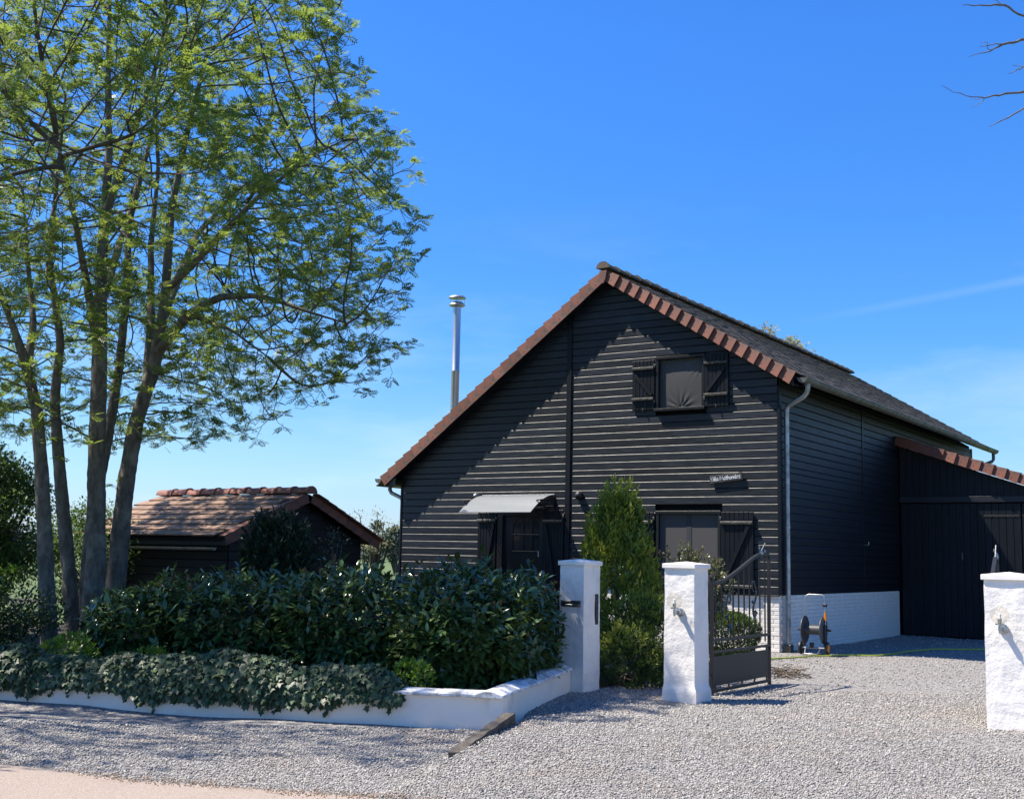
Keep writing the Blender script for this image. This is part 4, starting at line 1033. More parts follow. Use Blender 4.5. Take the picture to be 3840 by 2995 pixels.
def compound(n=9):
    v = []; f = []
    def leaf(x, y, ang, L, z):
        o = len(v); c, s = math.cos(ang), math.sin(ang)
        for (a, b_, h) in ((0, 0, 0), (.20, .45, .02), (0, 1, -.06), (-.20, .45, .02)):
            v.append((x+L*(a*c+b_*s), y+L*(-a*s+b_*c), z+h*L))
        f.append((o, o+1, o+2)); f.append((o, o+2, o+3))
    k = n//2
    for i in range(k):
        y = .28+.52*i/(k-1); L = .38*(1-.25*abs(i-k/2)/k)
        for sg in (1, -1): leaf(0, y, sg*1.0, L, -.20*y*y)
    leaf(0, .84, 0, .34, -.15)
    return v, f
T_ASH = compound()
T_SPRAY = ([(0, 0, 0), (.16, .35, .03), (.11, .8, 0), (0, 1, -.02), (-.13, .75, .02), (-.15, .3, -.02), (0, .5, .04)], [(0, 1, 6), (1, 2, 6), (2, 3, 6), (3, 4, 6), (4, 5, 6), (5, 0, 6)])
T_SPIKE = ([(0, 0, 0), (.14, .3, .06), (0, 1, 0), (-.14, .3, .06), (0, .4, -.10)], [(0, 1, 2), (0, 2, 3), (0, 4, 2)])
def rnd(n, s=1.0): return RNG.normal(0, s, (n, 3))
def foliage(name, tpl, P, A, N, S, mat, parent): return link(name, scatter(name, tpl, P, A, N, S, mat), parent)

def tubes_np(name, chains, mat, parent=None, sides=5):
    V = []; F = []; o = 0
    for pts, rad in chains:
        pts = np.asarray(pts, float); rad = np.asarray(rad, float); n = len(pts)
        if n < 2: continue
        k = sides if rad[0] < .03 else (7 if rad[0] < .08 else 12)
        if rad[0] < .012: k = 3
        d = np.gradient(pts, axis=0); d = unit(d); ref = np.array([.3, .2, .93]) if abs(d[0, 2]) < .8 else np.array([1., .1, 0])
        a = unit(np.cross(d, np.cross(ref, d)+1e-6)); b_ = np.cross(d, a)
        t = np.arange(k)*2*PI/k
        ring = pts[:, None, :]+rad[:, None, None]*(np.cos(t)[None, :, None]*a[:, None, :]+np.sin(t)[None, :, None]*b_[:, None, :])
        V.append(ring.reshape(-1, 3)); i = np.arange(n-1)[:, None]*k; j = np.arange(k)[None, :]; j2 = (j+1) % k
        F.append((o+np.stack([i+j, i+j2, i+k+j2, i+k+j], -1)).reshape(-1)); o += n*k
    L = np.concatenate(F); me = np_mesh(name, np.concatenate(V), L, np.full(len(L)//4, 4), mat, True)
    return link(name, me, parent)

# ---- laurel shrubs
def shoots_bush(root, n_sh, sampler, lpl, lsize, mat, name='foliage', tpl=T_LAUREL, up=.75, slen=.24, spread=.9):
    P, O = sampler(n_sh)                                     # tips and outward directions
    hi = (RNG.random(n_sh) < .10) & (O[:, 2] > .25); P[hi, 2] += RNG.uniform(.05, .22, hi.sum())
    D = unit(O*.65+np.array([0, 0, up])+rnd(n_sh, .28))
    PP = []; AA = []; NN = []; SS = []; st = []
    for k in range(lpl):
        t = (k+.3)/lpl; ang = k*2.4+RNG.uniform(0, 6.28, n_sh)
        e1 = unit(np.cross(D, rnd(n_sh))); e2 = np.cross(D, e1)
        rad = np.cos(ang)[:, None]*e1+np.sin(ang)[:, None]*e2
        p = P-D*(slen*(1-t))[..., None] if np.ndim(t) else P-D*slen*(1-t)
        a = unit(rad*spread*1.1+D*(.05+.65*t)+O*.35+np.array([0, 0, -.42*(1-t)])+rnd(n_sh, .2))
        nn = unit(np.array([0, 0, 1.0])*.9+D*.5+O*.35+rnd(n_sh, .25))
        PP.append(p+rad*.006); AA.append(a); NN.append(nn); SS.append(lsize*RNG.uniform(.72, 1.15, n_sh)*(1-.35*max(0, t-.7)))
    o = foliage(name, tpl, np.concatenate(PP), np.concatenate(AA), np.concatenate(NN), np.concatenate(SS), mat, root)
    return o, P, D
def superell(c, r, zmin, ex=2.6, seed=0, inner=.62, top=.5):
    c = np.array(c); r = np.array(r); ph = np.random.default_rng(seed).uniform(0, 6.28, (8, 3)); fr = np.random.default_rng(seed+1).normal(0, 1, (8, 3))*2.2
    def f(n):
        out = []; no = []
        m = 0
        while m < n:
            d = unit(rnd(n*2)); k = (np.abs(d)**ex).sum(1)**(-1/ex); lump = 1+.10*np.sin((d@fr.T*1.6)+ph[:, 0]).mean(1)*2
            rad = np.where(RNG.random(n*2) < .68, RNG.uniform(.92, 1.02, n*2), RNG.uniform(inner, .95, n*2))
            p = c+d*(k*lump*rad)[:, None]*r; keep = p[:, 2] > zmin
            g = unit(np.sign(d)*np.abs(d*k[:, None])**(ex-1)/r)
            out.append(p[keep]); no.append(g[keep]); m += keep.sum()
        return np.concatenate(out)[:n], np.concatenate(no)[:n]
    return f
def local(sampler, o):
    o = np.array(o)
    def f(n):
        p, d = sampler(n); return p-o, d
    return f
def stems(root, base, tips, n, mat, r0=.02):
    ch = []
    for i in range(n):
        t = tips[RNG.integers(len(tips))]; b0 = np.array(base)+np.array([RNG.normal(0, .12), RNG.normal(0, .10), 0])
        mid = b0*.45+t*.55+rnd(1, .05)[0]; ch.append(([b0, b0*.75+mid*.25+[0, 0, .1], mid, t], [r0, r0*.8, r0*.5, r0*.2]))
    return tubes_np('stem', ch, twigbark, root)
HG = 'laurel shrubs of the hedge behind the low wall'
def laurel(loc, r, zc, n, label, seed, zmin=.16):
    root = empty('laurel_shrub', (loc[0], loc[1], .1), 0, label, 'laurel shrub', HG)
    f = local(superell((loc[0], loc[1], zc), r, zmin, 2.8, seed), (loc[0], loc[1], .1))
    o, P, D = shoots_bush(root, n, f, 9, .135, leaf_laurel)
    stems(root, (0, 0, 0), P, 26, twigbark, .018)
    m = int(n*.06); idx = RNG.integers(0, len(P), m*6)       # bronze young tips
    top = idx[P[idx, 2] > np.quantile(P[:, 2], .35)][:m]
    PP = np.repeat(P[top], 3, 0); DD = np.repeat(D[top], 3, 0)
    foliage('young_leaves', T_OVAL, PP, unit(DD+rnd(len(PP), .22)+np.array([0, 0, .5])), unit(rnd(len(PP))+[0, -1, 0]), RNG.uniform(.05, .085, len(PP)), leaf_new, root)
    return root
laurel((-.42, 13.85), (.84, 1.25, .70), .78, 1500, 'big laurel shrub with broad glossy leaves, right end of the hedge against the letterbox pillar', 3)
laurel((.20, 14.55), (.42, .62, .66), .76, 420, 'narrow laurel shrub at the far end of the hedge, squeezed behind the letterbox pillar', 15)
laurel((-1.75, 14.35), (1.05, 1.1, .62), .76, 1150, 'laurel shrub in the middle of the hedge, below the yew and the door', 5)
laurel((-3.25, 14.6), (1.0, .95, .56), .72, 950, 'laurel shrub in the hedge below the shed roof, left of the yew', 8)
laurel((-4.42, 14.7), (.62, .8, .50), .64, 560, 'laurel shrub at the left end of the hedge, leaning on the tree trunks', 12)

# ---- ivy over the wall
IV = empty('ivy', (-3.3, 12.3, .3), 0, 'dense ivy mound spilling over the front of the low white wall', 'ivy')
def ivy_pts(n):
    l = RNG.uniform(.98, 7.6, n); t = RNG.random(n)
    # section: hangs down the front, rolls over the top, dies out behind
    lum = 1+.16*np.sin(l*2.3+1)+.10*np.sin(l*5.1)+.06*np.sin(l*11.3)
    drop = .10+.055*np.sin(l*1.7)+.04*np.sin(l*4.3+2)+.025*np.sin(l*9.7)
    ang = -.5+t*(PI+.4)*.86
    w = -.19*lum*np.cos(ang)+.10; z = .24+.29*lum*np.sin(np.maximum(ang, 0))
    hang = ang < 0; z = np.where(hang, .24-(.24-drop)*(-ang/.5)**1.0*RNG.random(n)**.6, z); w = np.where(hang, -.06-.05*RNG.random(n)*lum, w)
    nrm_w = np.where(hang, -1, -np.cos(ang)); nrm_z = np.where(hang, .15, np.sin(np.maximum(ang, 0)))
    endt = np.clip((l-.98)/.30, 0, 1); z = .2+(z-.2)*(.35+.65*np.sqrt(endt))
    deep = RNG.uniform(-.07, .012, n)
    P = np.stack([WL.x+d1.x*l+n1.x*w, WL.y+d1.y*l+n1.y*w, z], 1)
    N = np.stack([n1.x*nrm_w, n1.y*nrm_w, nrm_z], 1)
    return P+N*deep[:, None], N
n = 13000; P, N = ivy_pts(n)
A = unit(np.array([0, -.25, -1.0])+N*.35+rnd(n, .38)); NN = unit(N+np.array([0, -.15, .35])+rnd(n, .35))
foliage('foliage', T_IVY, P-np.array([-3.3, 12.3, .3]), A, NN, RNG.uniform(.045, .085, n), leaf_ivy, IV)
ch = []
for i in range(26):
    p, _ = ivy_pts(1); p = p[0]; p[2] = min(p[2], .22); q_ = [p-np.array([-3.3, 12.3, .3])]
    fx = WL+d1*((p[0]-WL.x)/d1.x)-n1*.02
    for k in range(6): q_.append(q_[-1]+np.array([RNG.normal(0, .02), 0, -.022]))
    q_ = [np.array([a[0], (WL.y+d1.y*((a[0]-3.3-WL.x)/d1.x)-.022)-12.3, a[2]]) for a in q_]
    ch.append((q_, np.linspace(.004, .0015, len(q_))))
tubes_np('trailing_stem', ch, twigbark, IV)
m = 160; base = np.concatenate([np.array(c[0][1:]) for c in ch]); pi = base[RNG.integers(0, len(base), m)]
foliage('trailing_leaves', T_IVY, pi+rnd(m, .008)+[0, -.012, 0], unit(np.array([0, -.1, -1.])+rnd(m, .4)), unit(np.array([0, -1., .3])+rnd(m, .3)), RNG.uniform(.03, .055, m), leaf_ivy, IV)

# ---- rounded and conical garden shrubs
def bush(name, loc, r, n, size, tpl, mat, label, cat, zmin=.03, ex=2.2, seed=1, up=.5, inner=.55, group=None, nst=14, droop=0., flat=False):
    root = empty(name, loc, 0, label, cat, group)
    f = superell((0, 0, r[2]*.92), r, zmin, ex, seed, inner); P, O = f(n)
    A = unit(O*.8+np.array([0, 0, up])+rnd(n, .42)+np.array([0, 0, -droop])); N = unit(np.array([0, 0, 1.])+O*.4+rnd(n, .4))
    foliage('foliage', tpl, P, A, N, size*RNG.uniform(.65, 1.2, n), mat, root)
    if nst: stems(root, (0, 0, -.03), P*.85, nst, twigbark, .014)
    return root
def plume_conifer(name, loc, h, r, npl, mat, label, cat, seed=1, upb=1.6, slen=.10, prof=None):
    root = empty(name, loc, 0, label, cat); g = np.random.default_rng(seed); PP = []; AA = []; NN = []; SS = []
    prof = prof or (lambda t: (.72+.28*math.sin(min(1, t/.35)*PI/2))*(1-t**2.2)**.62)
    for i in range(npl):
        t = .10+g.random()**.85*.87; th = g.uniform(0, 2*PI); rr_ = r*prof(t)*g.uniform(.74, 1.03); o = np.array([math.cos(th), math.sin(th), 0])
        base = o*rr_+np.array([0, 0, t*h]); L = g.uniform(.20, .46)*(.8+.5*t); dirn = unit((o*.32+np.array([0, 0, upb])+g.normal(0, .14, 3))[None])[0]
        k = 26; s = g.random(k); wd = .052*np.sin(np.clip(s*1.05+.12, 0, 1)*PI)**.8
        a2 = g.uniform(0, 2*PI, k); e1 = unit(np.cross(dirn, [.3, .5, .1])[None])[0]; e2 = np.cross(dirn, e1)
        off = np.cos(a2)[:, None]*e1+np.sin(a2)[:, None]*e2
        PP.append(base+(s*L)[:, None]*dirn+off*wd[:, None]); AA.append(unit(dirn*.9+off*.55+g.normal(0, .15, (k, 3)))); NN.append(unit(off+g.normal(0, .5, (k, 3)))); SS.append(np.full(k, slen)*g.uniform(.6, 1.1, k))
    foliage('foliage', T_SPRAY, np.concatenate(PP), np.concatenate(AA), np.concatenate(NN), np.concatenate(SS), mat, root)
    q = MB(); q.tube([(0, 0, -.05), (.01, 0, h*.5), (0, 0, h*.9)], [.05, .03, .008], 7); q.build('trunk', twigbark, root, True)
    return root
plume_conifer('golden_conifer', (1.62, 18.0, 0), 2.36, .61, 640, leaf_thuja, 'upright golden green conifer with a ragged top in front of the house', 'conifer', 4, 2.0, .095, lambda t: (.55+.45*math.sin(min(1, t/.42)*PI/2))*(1-max(0, t-.42)/.58)**.62 if t > .1 else .5)
plume_conifer('yew_bush', (-3.75, 19.5, .05), 1.80, .86, 700, leaf_yew, 'dark broad yew covering the left half of the shed gable', 'yew', 9, 1.1, .10, lambda t: (1-t)**.55*(1+.18*math.sin(9*t)))
def juniper(loc, r, n, label, seed):
    root = empty('juniper', loc, 0, label, 'juniper', 'spreading junipers beside the golden conifer'); g = np.random.default_rng(seed)
    PP = []; AA = []; NN = []; SS = []; TT = []
    f = superell((0, 0, r[2]*.55), (r[0]*.86, r[1]*.86, r[2]*.6), .02, 2.2, seed, .6); B, O = f(n)
    for b0, o in zip(B, O):
        dirn = unit((o*1.0+np.array([0, 0, .35])+g.normal(0, .25, 3))[None])[0]; L = g.uniform(.12, .26); k = 22; s = g.random(k)
        a2 = g.uniform(0, 2*PI, k); e1 = unit(np.cross(dirn, [.3, .5, .1])[None])[0]; e2 = np.cross(dirn, e1); off = np.cos(a2)[:, None]*e1+np.sin(a2)[:, None]*e2
        PP.append(b0+(s*L)[:, None]*dirn+off*.018); AA.append(unit(dirn+off*.8+g.normal(0, .2, (k, 3)))); NN.append(unit(off+g.normal(0, .5, (k, 3)))); SS.append(g.uniform(.035, .07, k)); TT.append((s > .55) & (o[2] > .05))
    PP = np.concatenate(PP); AA = np.concatenate(AA); NN = np.concatenate(NN); SS = np.concatenate(SS); TT = np.concatenate(TT)
    foliage('foliage', T_SPIKE, PP[~TT], AA[~TT], NN[~TT], SS[~TT], leaf_jun, root); foliage('young_tips', T_SPIKE, PP[TT], AA[TT], NN[TT], SS[TT], leaf_jtip, root)
    stems(root, (0, 0, -.02), B, 14, twigbark, .014); return root
juniper((1.84, 16.55, .02), (.46, .46, .86), 420, 'taller spreading juniper between the golden conifer and the middle pillar', 21)
juniper((1.60, 15.62, .0), (.37, .40, .50), 320, 'low dark green juniper beside the letterbox pillar on the gravel', 22)
# red-tipped shrub behind the middle pillar: open, twiggy
PH = empty('photinia', (2.85, 18.6, .02), 0, 'open twiggy shrub with bronze tipped leaves in front of the lower window', 'shrub'); g = np.random.default_rng(31)
ch = []; tips = []
for i in range(95):
    th = g.uniform(0, 2*PI); rr_ = g.uniform(.05, .6); h = g.uniform(1.05, 1.90)*(1-.22*(rr_/.6)**2); tp = np.array([rr_*math.cos(th), rr_*.8*math.sin(th), h]); b0 = g.normal(0, .05, 3)*[1, 1, 0]
    md = b0*.4+tp*.6+g.normal(0, .06, 3); ch.append(([b0, md, tp], [.012, .007, .003])); tips.append((tp, unit((tp-md)[None])[0])); 
    for k in range(3):
        t2 = md+(tp-md)*g.random()+np.append(g.normal(0, .14, 2), g.uniform(0, .15)); ch.append(([md, t2], [.005, .002])); tips.append((t2, unit((t2-md)[None])[0]))
tubes_np('stem', ch, twigbark, PH); P = []; A = []
for tp, d in tips:
    k = 22; P.append(tp-d*g.uniform(0, .22, (k, 1))); A.append(unit(d*.4+g.normal(0, .6, (k, 3))))
P = np.concatenate(P); A = np.concatenate(A); foliage('foliage', T_OVAL, P, A, unit(rnd(len(P), .5)+[0, -.2, 1]), g.uniform(.035, .07, len(P)), leaf_phot, PH)
bush('box_ball', (3.72, 20.55, .02), (.50, .40, .38), 9500, .05, T_OVAL, leaf_box, 'clipped round box bush seen through the open gate', 'box bush', seed=41, inner=.75)
bush('yellow_seedling', (3.42, 18.9, .01), (.13, .11, .10), 130, .05, T_OVAL, leaf_lime, 'tiny yellow green plant just above the kick panel of the gate, hinge side', 'small plant', nst=4, seed=42, group='tiny yellow plants behind the gate')
bush('yellow_seedling', (3.86, 19.2, .01), (.16, .11, .08), 130, .05, T_OVAL, leaf_lime, 'tiny yellow green plant just above the kick panel of the gate, free end', 'small plant', nst=4, seed=43, group='tiny yellow plants behind the gate')
LG = 'small lime green shrubs behind the ivy'
bush('lime_shrub', (-4.72, 13.15, .16), (.30, .22, .25), 900, .065, T_OVAL, leaf_lime, 'lime green shrub peeping over the ivy at the foot of the tree trunks', 'small shrub', seed=44, group=LG)
bush('lime_shrub', (-3.80, 13.05, .16), (.24, .18, .20), 500, .06, T_OVAL, leaf_lime, 'lime green shrub peeping over the ivy right of the trunks, in the hedge shade', 'small shrub', seed=45, group=LG)
bush('lime_shrub', (-.95, 12.32, .16), (.20, .16, .20), 420, .065, T_OVAL, leaf_lime, 'lime green shrub at the right end of the ivy, above the bare coping', 'small shrub', seed=46, group=LG)
# left edge
def loose(name, loc, r, h, n, size, mat, label, cat, seed, group=None, z0=.25, tpl=T_OVAL, lumps=40):
    root = empty(name, loc, 0, label, cat, group); g = np.random.default_rng(seed); P = []; O = []; ch = []; tips = []
    for i in range(lumps):
        d = unit(g.normal(0, 1, (1, 3)))[0]; c = np.array([d[0]*r, d[1]*r, z0*h+(h*(1-z0))*.5*(1+d[2])])*[g.uniform(.45, 1), g.uniform(.45, 1), 1]; rr_ = g.uniform(.16, .34)*r
        k = n//lumps; e = unit(g.normal(0, 1, (k, 3))); P.append(c+e*rr_*g.uniform(.3, 1.1, (k, 1))*[1, 1, .8]); O.append(e)
        b0 = np.append(g.normal(0, .06, 2), 0); ch.append(([b0, b0*.5+c*.5+[0, 0, .1], c, c+e[0]*rr_], [.03*h/3, .018*h/3, .010, .003])); tips.append(c)
    P = np.concatenate(P); O = np.concatenate(O); m = len(P)
    foliage('foliage', tpl, P, unit(O*.7+rnd(m, .5)+[0, 0, -.1]), unit(rnd(m, .5)+[0, 0, 1]), size*g.uniform(.6, 1.2, m), mat, root)
    tubes_np('stem', ch, twigbark, root)
    return root, np.array(tips)
li, tp = loose('lilac_bush', (-9.15, 20.3, .05), 1.45, 3.10, 26000, .085, leaf_lilac, 'tall loose lilac bush with pale pink flowers at the left edge behind the trunks', 'lilac', 51, lumps=90)
g = np.random.default_rng(8); k = 10; fp = tp[g.integers(0, len(tp), k)]+np.array([.2, -.35, .1]); P = np.repeat(fp, 60, 0)+g.normal(0, 1, (k*60, 3))*[.045, .045, .08]
tag(foliage('flowers', T_OVAL, P, unit(rnd(len(P))), unit(rnd(len(P))), .03, lilac_f, li), kind='stuff')
loose('dark_hedge_shrub', (-7.15, 15.9, .05), 1.25, 1.12, 16000, .065, leaf_dark, 'dark green shrub low at the left edge beside the trunks', 'shrub', 52, z0=.05, lumps=60)
loose('light_shrub', (-8.1, 18.7, .05), .6, 1.45, 3200, .075, leaf_lime, 'light green shrub below the lilac, left of the trunks', 'shrub', 53, z0=.3, lumps=18)
loose('background_shrub', (-7.9, 23.5, .05), 1.75, 2.2, 15000, .08, leaf_lilac, 'leafy shrub seen between the trunks, left of the shed', 'shrub', 54, lumps=34)
loose('thin_shrub', (-2.98, 19.9, .05), .62, 1.85, 2600, .055, leaf_yew, 'thin dark shrub at the right end of the shed gable, beside the broad yew', 'shrub', 57, z0=.2, lumps=34)
loose('pale_flowering_tree', (-3.15, 27.6, .05), .62, 2.55, 620, .055, leaf_pale, 'thin pale blossoming sapling between the shed and the house', 'sapling', 55, z0=.55, lumps=16)
# trees out in the field, seen in the gap between the shed and the house
for k, (x, y, h, lab) in enumerate(((-13.2, 118, 4.9, 'far tree in the field, left one of the two beyond the shed'), (-11.3, 121, 4.6, 'far tree in the field, right one, close to the house corner'))):
    root, _ = loose('field_tree', (x, y, -.45), h*.36, h, 1500, .42, leaf_oak, lab, 'tree', 60+k, 'far trees in the green field', z0=.3, lumps=26)
    q = MB(); q.tube([(0, 0, 0), (.05, 0, h*.45), (0, 0, h*.7)], [.18, .12, .05], 7); q.build('trunk', bark, root, True)
tl = []; g = np.random.default_rng(77)
P = np.stack([g.uniform(-420, 150, 9000), g.uniform(430, 520, 9000), np.zeros(9000)], 1); P[:, 2] = g.random(9000)**1.3*(5+3*np.sin(P[:, 0]*.11)+2*np.sin(P[:, 0]*.37))-.4
tag(link('far_treeline', scatter('far_treeline', T_OVAL, P, unit(rnd(9000)), unit(rnd(9000)+[0, -1, 1]), 3.2, leaf_oak)), kind='stuff')
P = np.stack([g.uniform(-60, 30, 1500), g.uniform(86, 89, 1500), np.zeros(1500)], 1); P[:, 2] = -.45+g.random(1500)*.5
tag(link('field_hedge', scatter('field_hedge', T_OVAL, P, unit(rnd(1500)), unit(rnd(1500)+[0, -1, 1]), .5, leaf_oak)), kind='stuff')

# ------------------------------------------------------------------ trees
def env(p, ax, prof, seed):
    """inside the crown? prof: list of (z, radius) about the axis, with lobes"""
    z = p[:, 2]; zz = np.array([a for a, _ in prof]); rr_ = np.array([b for _, b in prof])
    R_ = np.interp(z, zz, rr_, left=0, right=0); d = p[:, :2]-np.array(ax)[:2]; th = np.arctan2(d[:, 1], d[:, 0])
    lob = 1+.07*np.sin(3*th+seed+z*.9)+.06*np.sin(5*th-1.7*z+seed*2)
    return np.hypot(d[:, 0], d[:, 1])/np.maximum(R_*lob, 1e-3)
def colonize(stems_, ax, prof, n_att, step, di, dk, seed, iters=110, bias=(0, 0, .22), yscale=1.0):
    g = np.random.default_rng(seed); zlo, zhi = prof[0][0], prof[-1][0]; Rm = max(b for _, b in prof)*1.2
    A = []
    while len(A) < n_att:
        p = np.stack([ax[0]+g.uniform(-Rm, Rm, 4000), ax[1]+g.uniform(-Rm, Rm, 4000)*yscale, g.uniform(zlo, zhi, 4000)], 1)
        q = p.copy(); q[:, 1] = ax[1]+(q[:, 1]-ax[1])/yscale; e = env(q, ax, prof, seed)
        keep = (e < 1) & (g.random(4000) < (.25+.75*e**1.5)); A += list(p[keep])
    A = np.array(A[:n_att]); nodes = []; par = []; rad = []
    for s in stems_:
        s = np.array(s); last = -1
        if len(nodes):                                       # join a limb to the nearest node of what is there
            dd = np.linalg.norm(np.array(nodes)-s[0, :3], axis=1)
            if dd.min() < .35: last = int(dd.argmin())
        for a, c in zip(s[:-1], s[1:]):
            m = max(1, int(np.linalg.norm(c[:3]-a[:3])/step))
            for i in range(m):
                t = i/m; nodes.append(a[:3]+(c[:3]-a[:3])*t+g.normal(0, .008, 3)); par.append(last); rad.append(a[3]+(c[3]-a[3])*t); last = len(nodes)-1
        nodes.append(s[-1, :3]); par.append(last); rad.append(s[-1, 3])
    nodes = [np.array(p) for p in nodes]; nman = len(nodes); N = np.array(nodes)
    best = np.full(len(A), 1e9); bi = np.zeros(len(A), int); alive = np.ones(len(A), bool)
    def upd(lo):
        new = N[lo:]
        for k0 in range(0, len(new), 400):
            blk = new[k0:k0+400]; d = np.linalg.norm(A[:, None, :]-blk[None], axis=2); j = d.argmin(1); dm = d[np.arange(len(A)), j]
            m = dm < best; best[m] = dm[m]; bi[m] = j[m]+lo+k0
    upd(0); alive &= best > dk
    head = np.zeros((len(N), 3)); pm = np.array(par); hp_ = pm >= 0; head[hp_] = unit(N[hp_]-N[pm[hp_]])*.35
    for it in range(iters):
        if it: alive &= ~((cnt[bi] >= 3) & (best < di))       # a node that has forked three times stops
        else: cnt = np.zeros(len(N), int)
        act = alive & (best < di)
        if act.sum() == 0: break
        idx = bi[act]; dv = unit(A[act]-N[idx]); acc = np.zeros((len(N), 3)); np.add.at(acc, idx, dv); src = np.unique(idx)
        d = unit(unit(acc[src])+head[src]*.95+np.array(bias)+g.normal(0, .10, (len(src), 3))); new = N[src]+d*step
        dd = np.array([1.0]*len(new)); lo = len(N); N = np.concatenate([N, new]); head = np.concatenate([head, d]); cnt[src] += 1; cnt = np.concatenate([cnt, np.zeros(len(new), int)]); par += list(src); rad += [0]*len(new)
        upd(lo); alive &= best > dk
    n = len(N); par = np.array(par); rad = np.array(rad); r2 = np.zeros(n); kids = [[] for _ in range(n)]
    for i in range(n):
        if par[i] >= 0: kids[par[i]].append(i)
    tipr = .0046
    for i in range(n-1, -1, -1):
        if not kids[i]: r2[i] = tipr**2.1
        if par[i] >= 0: r2[par[i]] += r2[i]
    r = np.where(rad > 0, rad, np.minimum(r2**(1/2.1), .060))
    return N, par, kids, r, nman
def chains_of(N, par, kids, r, start, stop=None):
    out = []; st = list(start)
    while st:
        i = st.pop(); pts = []; rr_ = []
        if par[i] >= 0: pts.append(N[par[i]]); rr_.append(min(r[par[i]], r[i]*1.15))
        while True:
            pts.append(N[i]); rr_.append(r[i])
            if not kids[i]: break
            ks = sorted(kids[i], key=lambda k: -r[k]); st += ks[1:]; i = ks[0]
        P = np.array(pts)
        if len(P) > 3:
            S_ = P.copy(); S_[1:-1] = .25*P[:-2]+.5*P[1:-1]+.25*P[2:]; P = S_
        out.append((P, np.array(rr_)))
    return out
ASH = [
    [(-6.59, 17.60, 0.11, 0.125), (-6.75, 17.60, 1.51, 0.118), (-6.88, 17.60, 2.60, 0.112), (-6.99, 17.50, 3.63, 0.100), (-7.17, 17.50, 4.18, 0.095), (-7.37, 17.40, 4.79, 0.075), (-7.62, 17.20, 5.45, 0.060), (-7.93, 17.00, 6.23, 0.045)],
    [(-7.17, 17.50, 4.18, 0.070), (-7.17, 17.60, 4.91, 0.060), (-7.41, 17.80, 5.88, 0.050), (-7.66, 18.00, 7.12, 0.035)],
    [(-6.60, 18.60, 0.15, 0.120), (-6.74, 18.60, 1.15, 0.115), (-6.96, 18.50, 2.73, 0.105), (-7.13, 18.50, 3.89, 0.090), (-7.05, 18.40, 4.77, 0.080), (-7.28, 18.30, 6.01, 0.060), (-7.21, 18.20, 7.58, 0.045), (-7.10, 18.00, 8.65, 0.030)],
    [(-6.21, 18.20, 0.23, 0.180), (-6.25, 18.30, 1.52, 0.155), (-6.35, 18.30, 3.16, 0.145), (-6.39, 18.30, 4.40, 0.140), (-6.47, 18.30, 6.03, 0.110), (-6.50, 18.40, 7.81, 0.085), (-6.62, 18.40, 9.45, 0.060), (-6.67, 18.40, 10.89, 0.040)],
    [(-6.46, 18.30, 6.78, 0.070), (-6.09, 18.10, 7.87, 0.065), (-5.66, 17.80, 8.99, 0.050), (-5.43, 17.60, 9.97, 0.035)],
    [(-6.71, 19.20, 0.13, 0.095), (-6.73, 19.30, 1.74, 0.090), (-6.55, 19.40, 3.49, 0.095), (-6.46, 19.40, 4.41, 0.090), (-6.44, 19.50, 5.61, 0.080), (-6.51, 19.60, 7.00, 0.070), (-6.27, 19.70, 8.52, 0.050), (-6.19, 19.80, 10.07, 0.030)],
    [(-6.12, 18.80, 0.30, 0.165), (-6.03, 18.80, 2.62, 0.140), (-5.93, 18.80, 3.59, 0.135), (-5.66, 18.70, 4.48, 0.120), (-5.53, 18.60, 5.52, 0.100), (-5.49, 18.50, 6.94, 0.080), (-5.27, 18.40, 8.23, 0.060), (-5.01, 18.30, 9.45, 0.045)],
    [(-5.60, 18.65, 4.69, 0.085), (-5.07, 18.30, 5.24, 0.080), (-4.50, 18.00, 5.47, 0.070), (-3.81, 17.80, 5.45, 0.055), (-3.08, 17.70, 5.19, 0.040), (-2.49, 17.60, 5.01, 0.025)],
    [(-5.53, 18.60, 5.67, 0.070), (-4.83, 18.00, 6.10, 0.065), (-3.96, 17.50, 6.83, 0.050), (-3.16, 17.20, 7.40, 0.035), (-2.58, 17.00, 7.63, 0.020)],
    [(-5.07, 18.30, 5.24, 0.045), (-4.53, 18.80, 5.12, 0.035), (-3.97, 19.10, 4.73, 0.025)],
    [(-5.78, 18.75, 4.11, 0.085), (-5.91, 19.20, 5.17, 0.080), (-6.12, 19.60, 6.68, 0.065), (-6.16, 19.90, 8.09, 0.050), (-6.35, 20.10, 9.51, 0.030)],
    [(-6.40, 18.30, 4.54, 0.080), (-6.28, 17.20, 5.48, 0.065), (-6.14, 16.00, 6.39, 0.050), (-6.00, 15.00, 6.90, 0.030)],
    [(-6.44, 18.30, 5.36, 0.080), (-6.71, 19.80, 6.72, 0.065), (-6.92, 21.30, 8.45, 0.050), (-7.13, 22.60, 9.92, 0.030)],
    [(-5.52, 18.60, 5.36, 0.075), (-5.55, 20.30, 7.05, 0.060), (-5.26, 22.00, 8.44, 0.045), (-4.86, 23.40, 9.28, 0.028)],
]
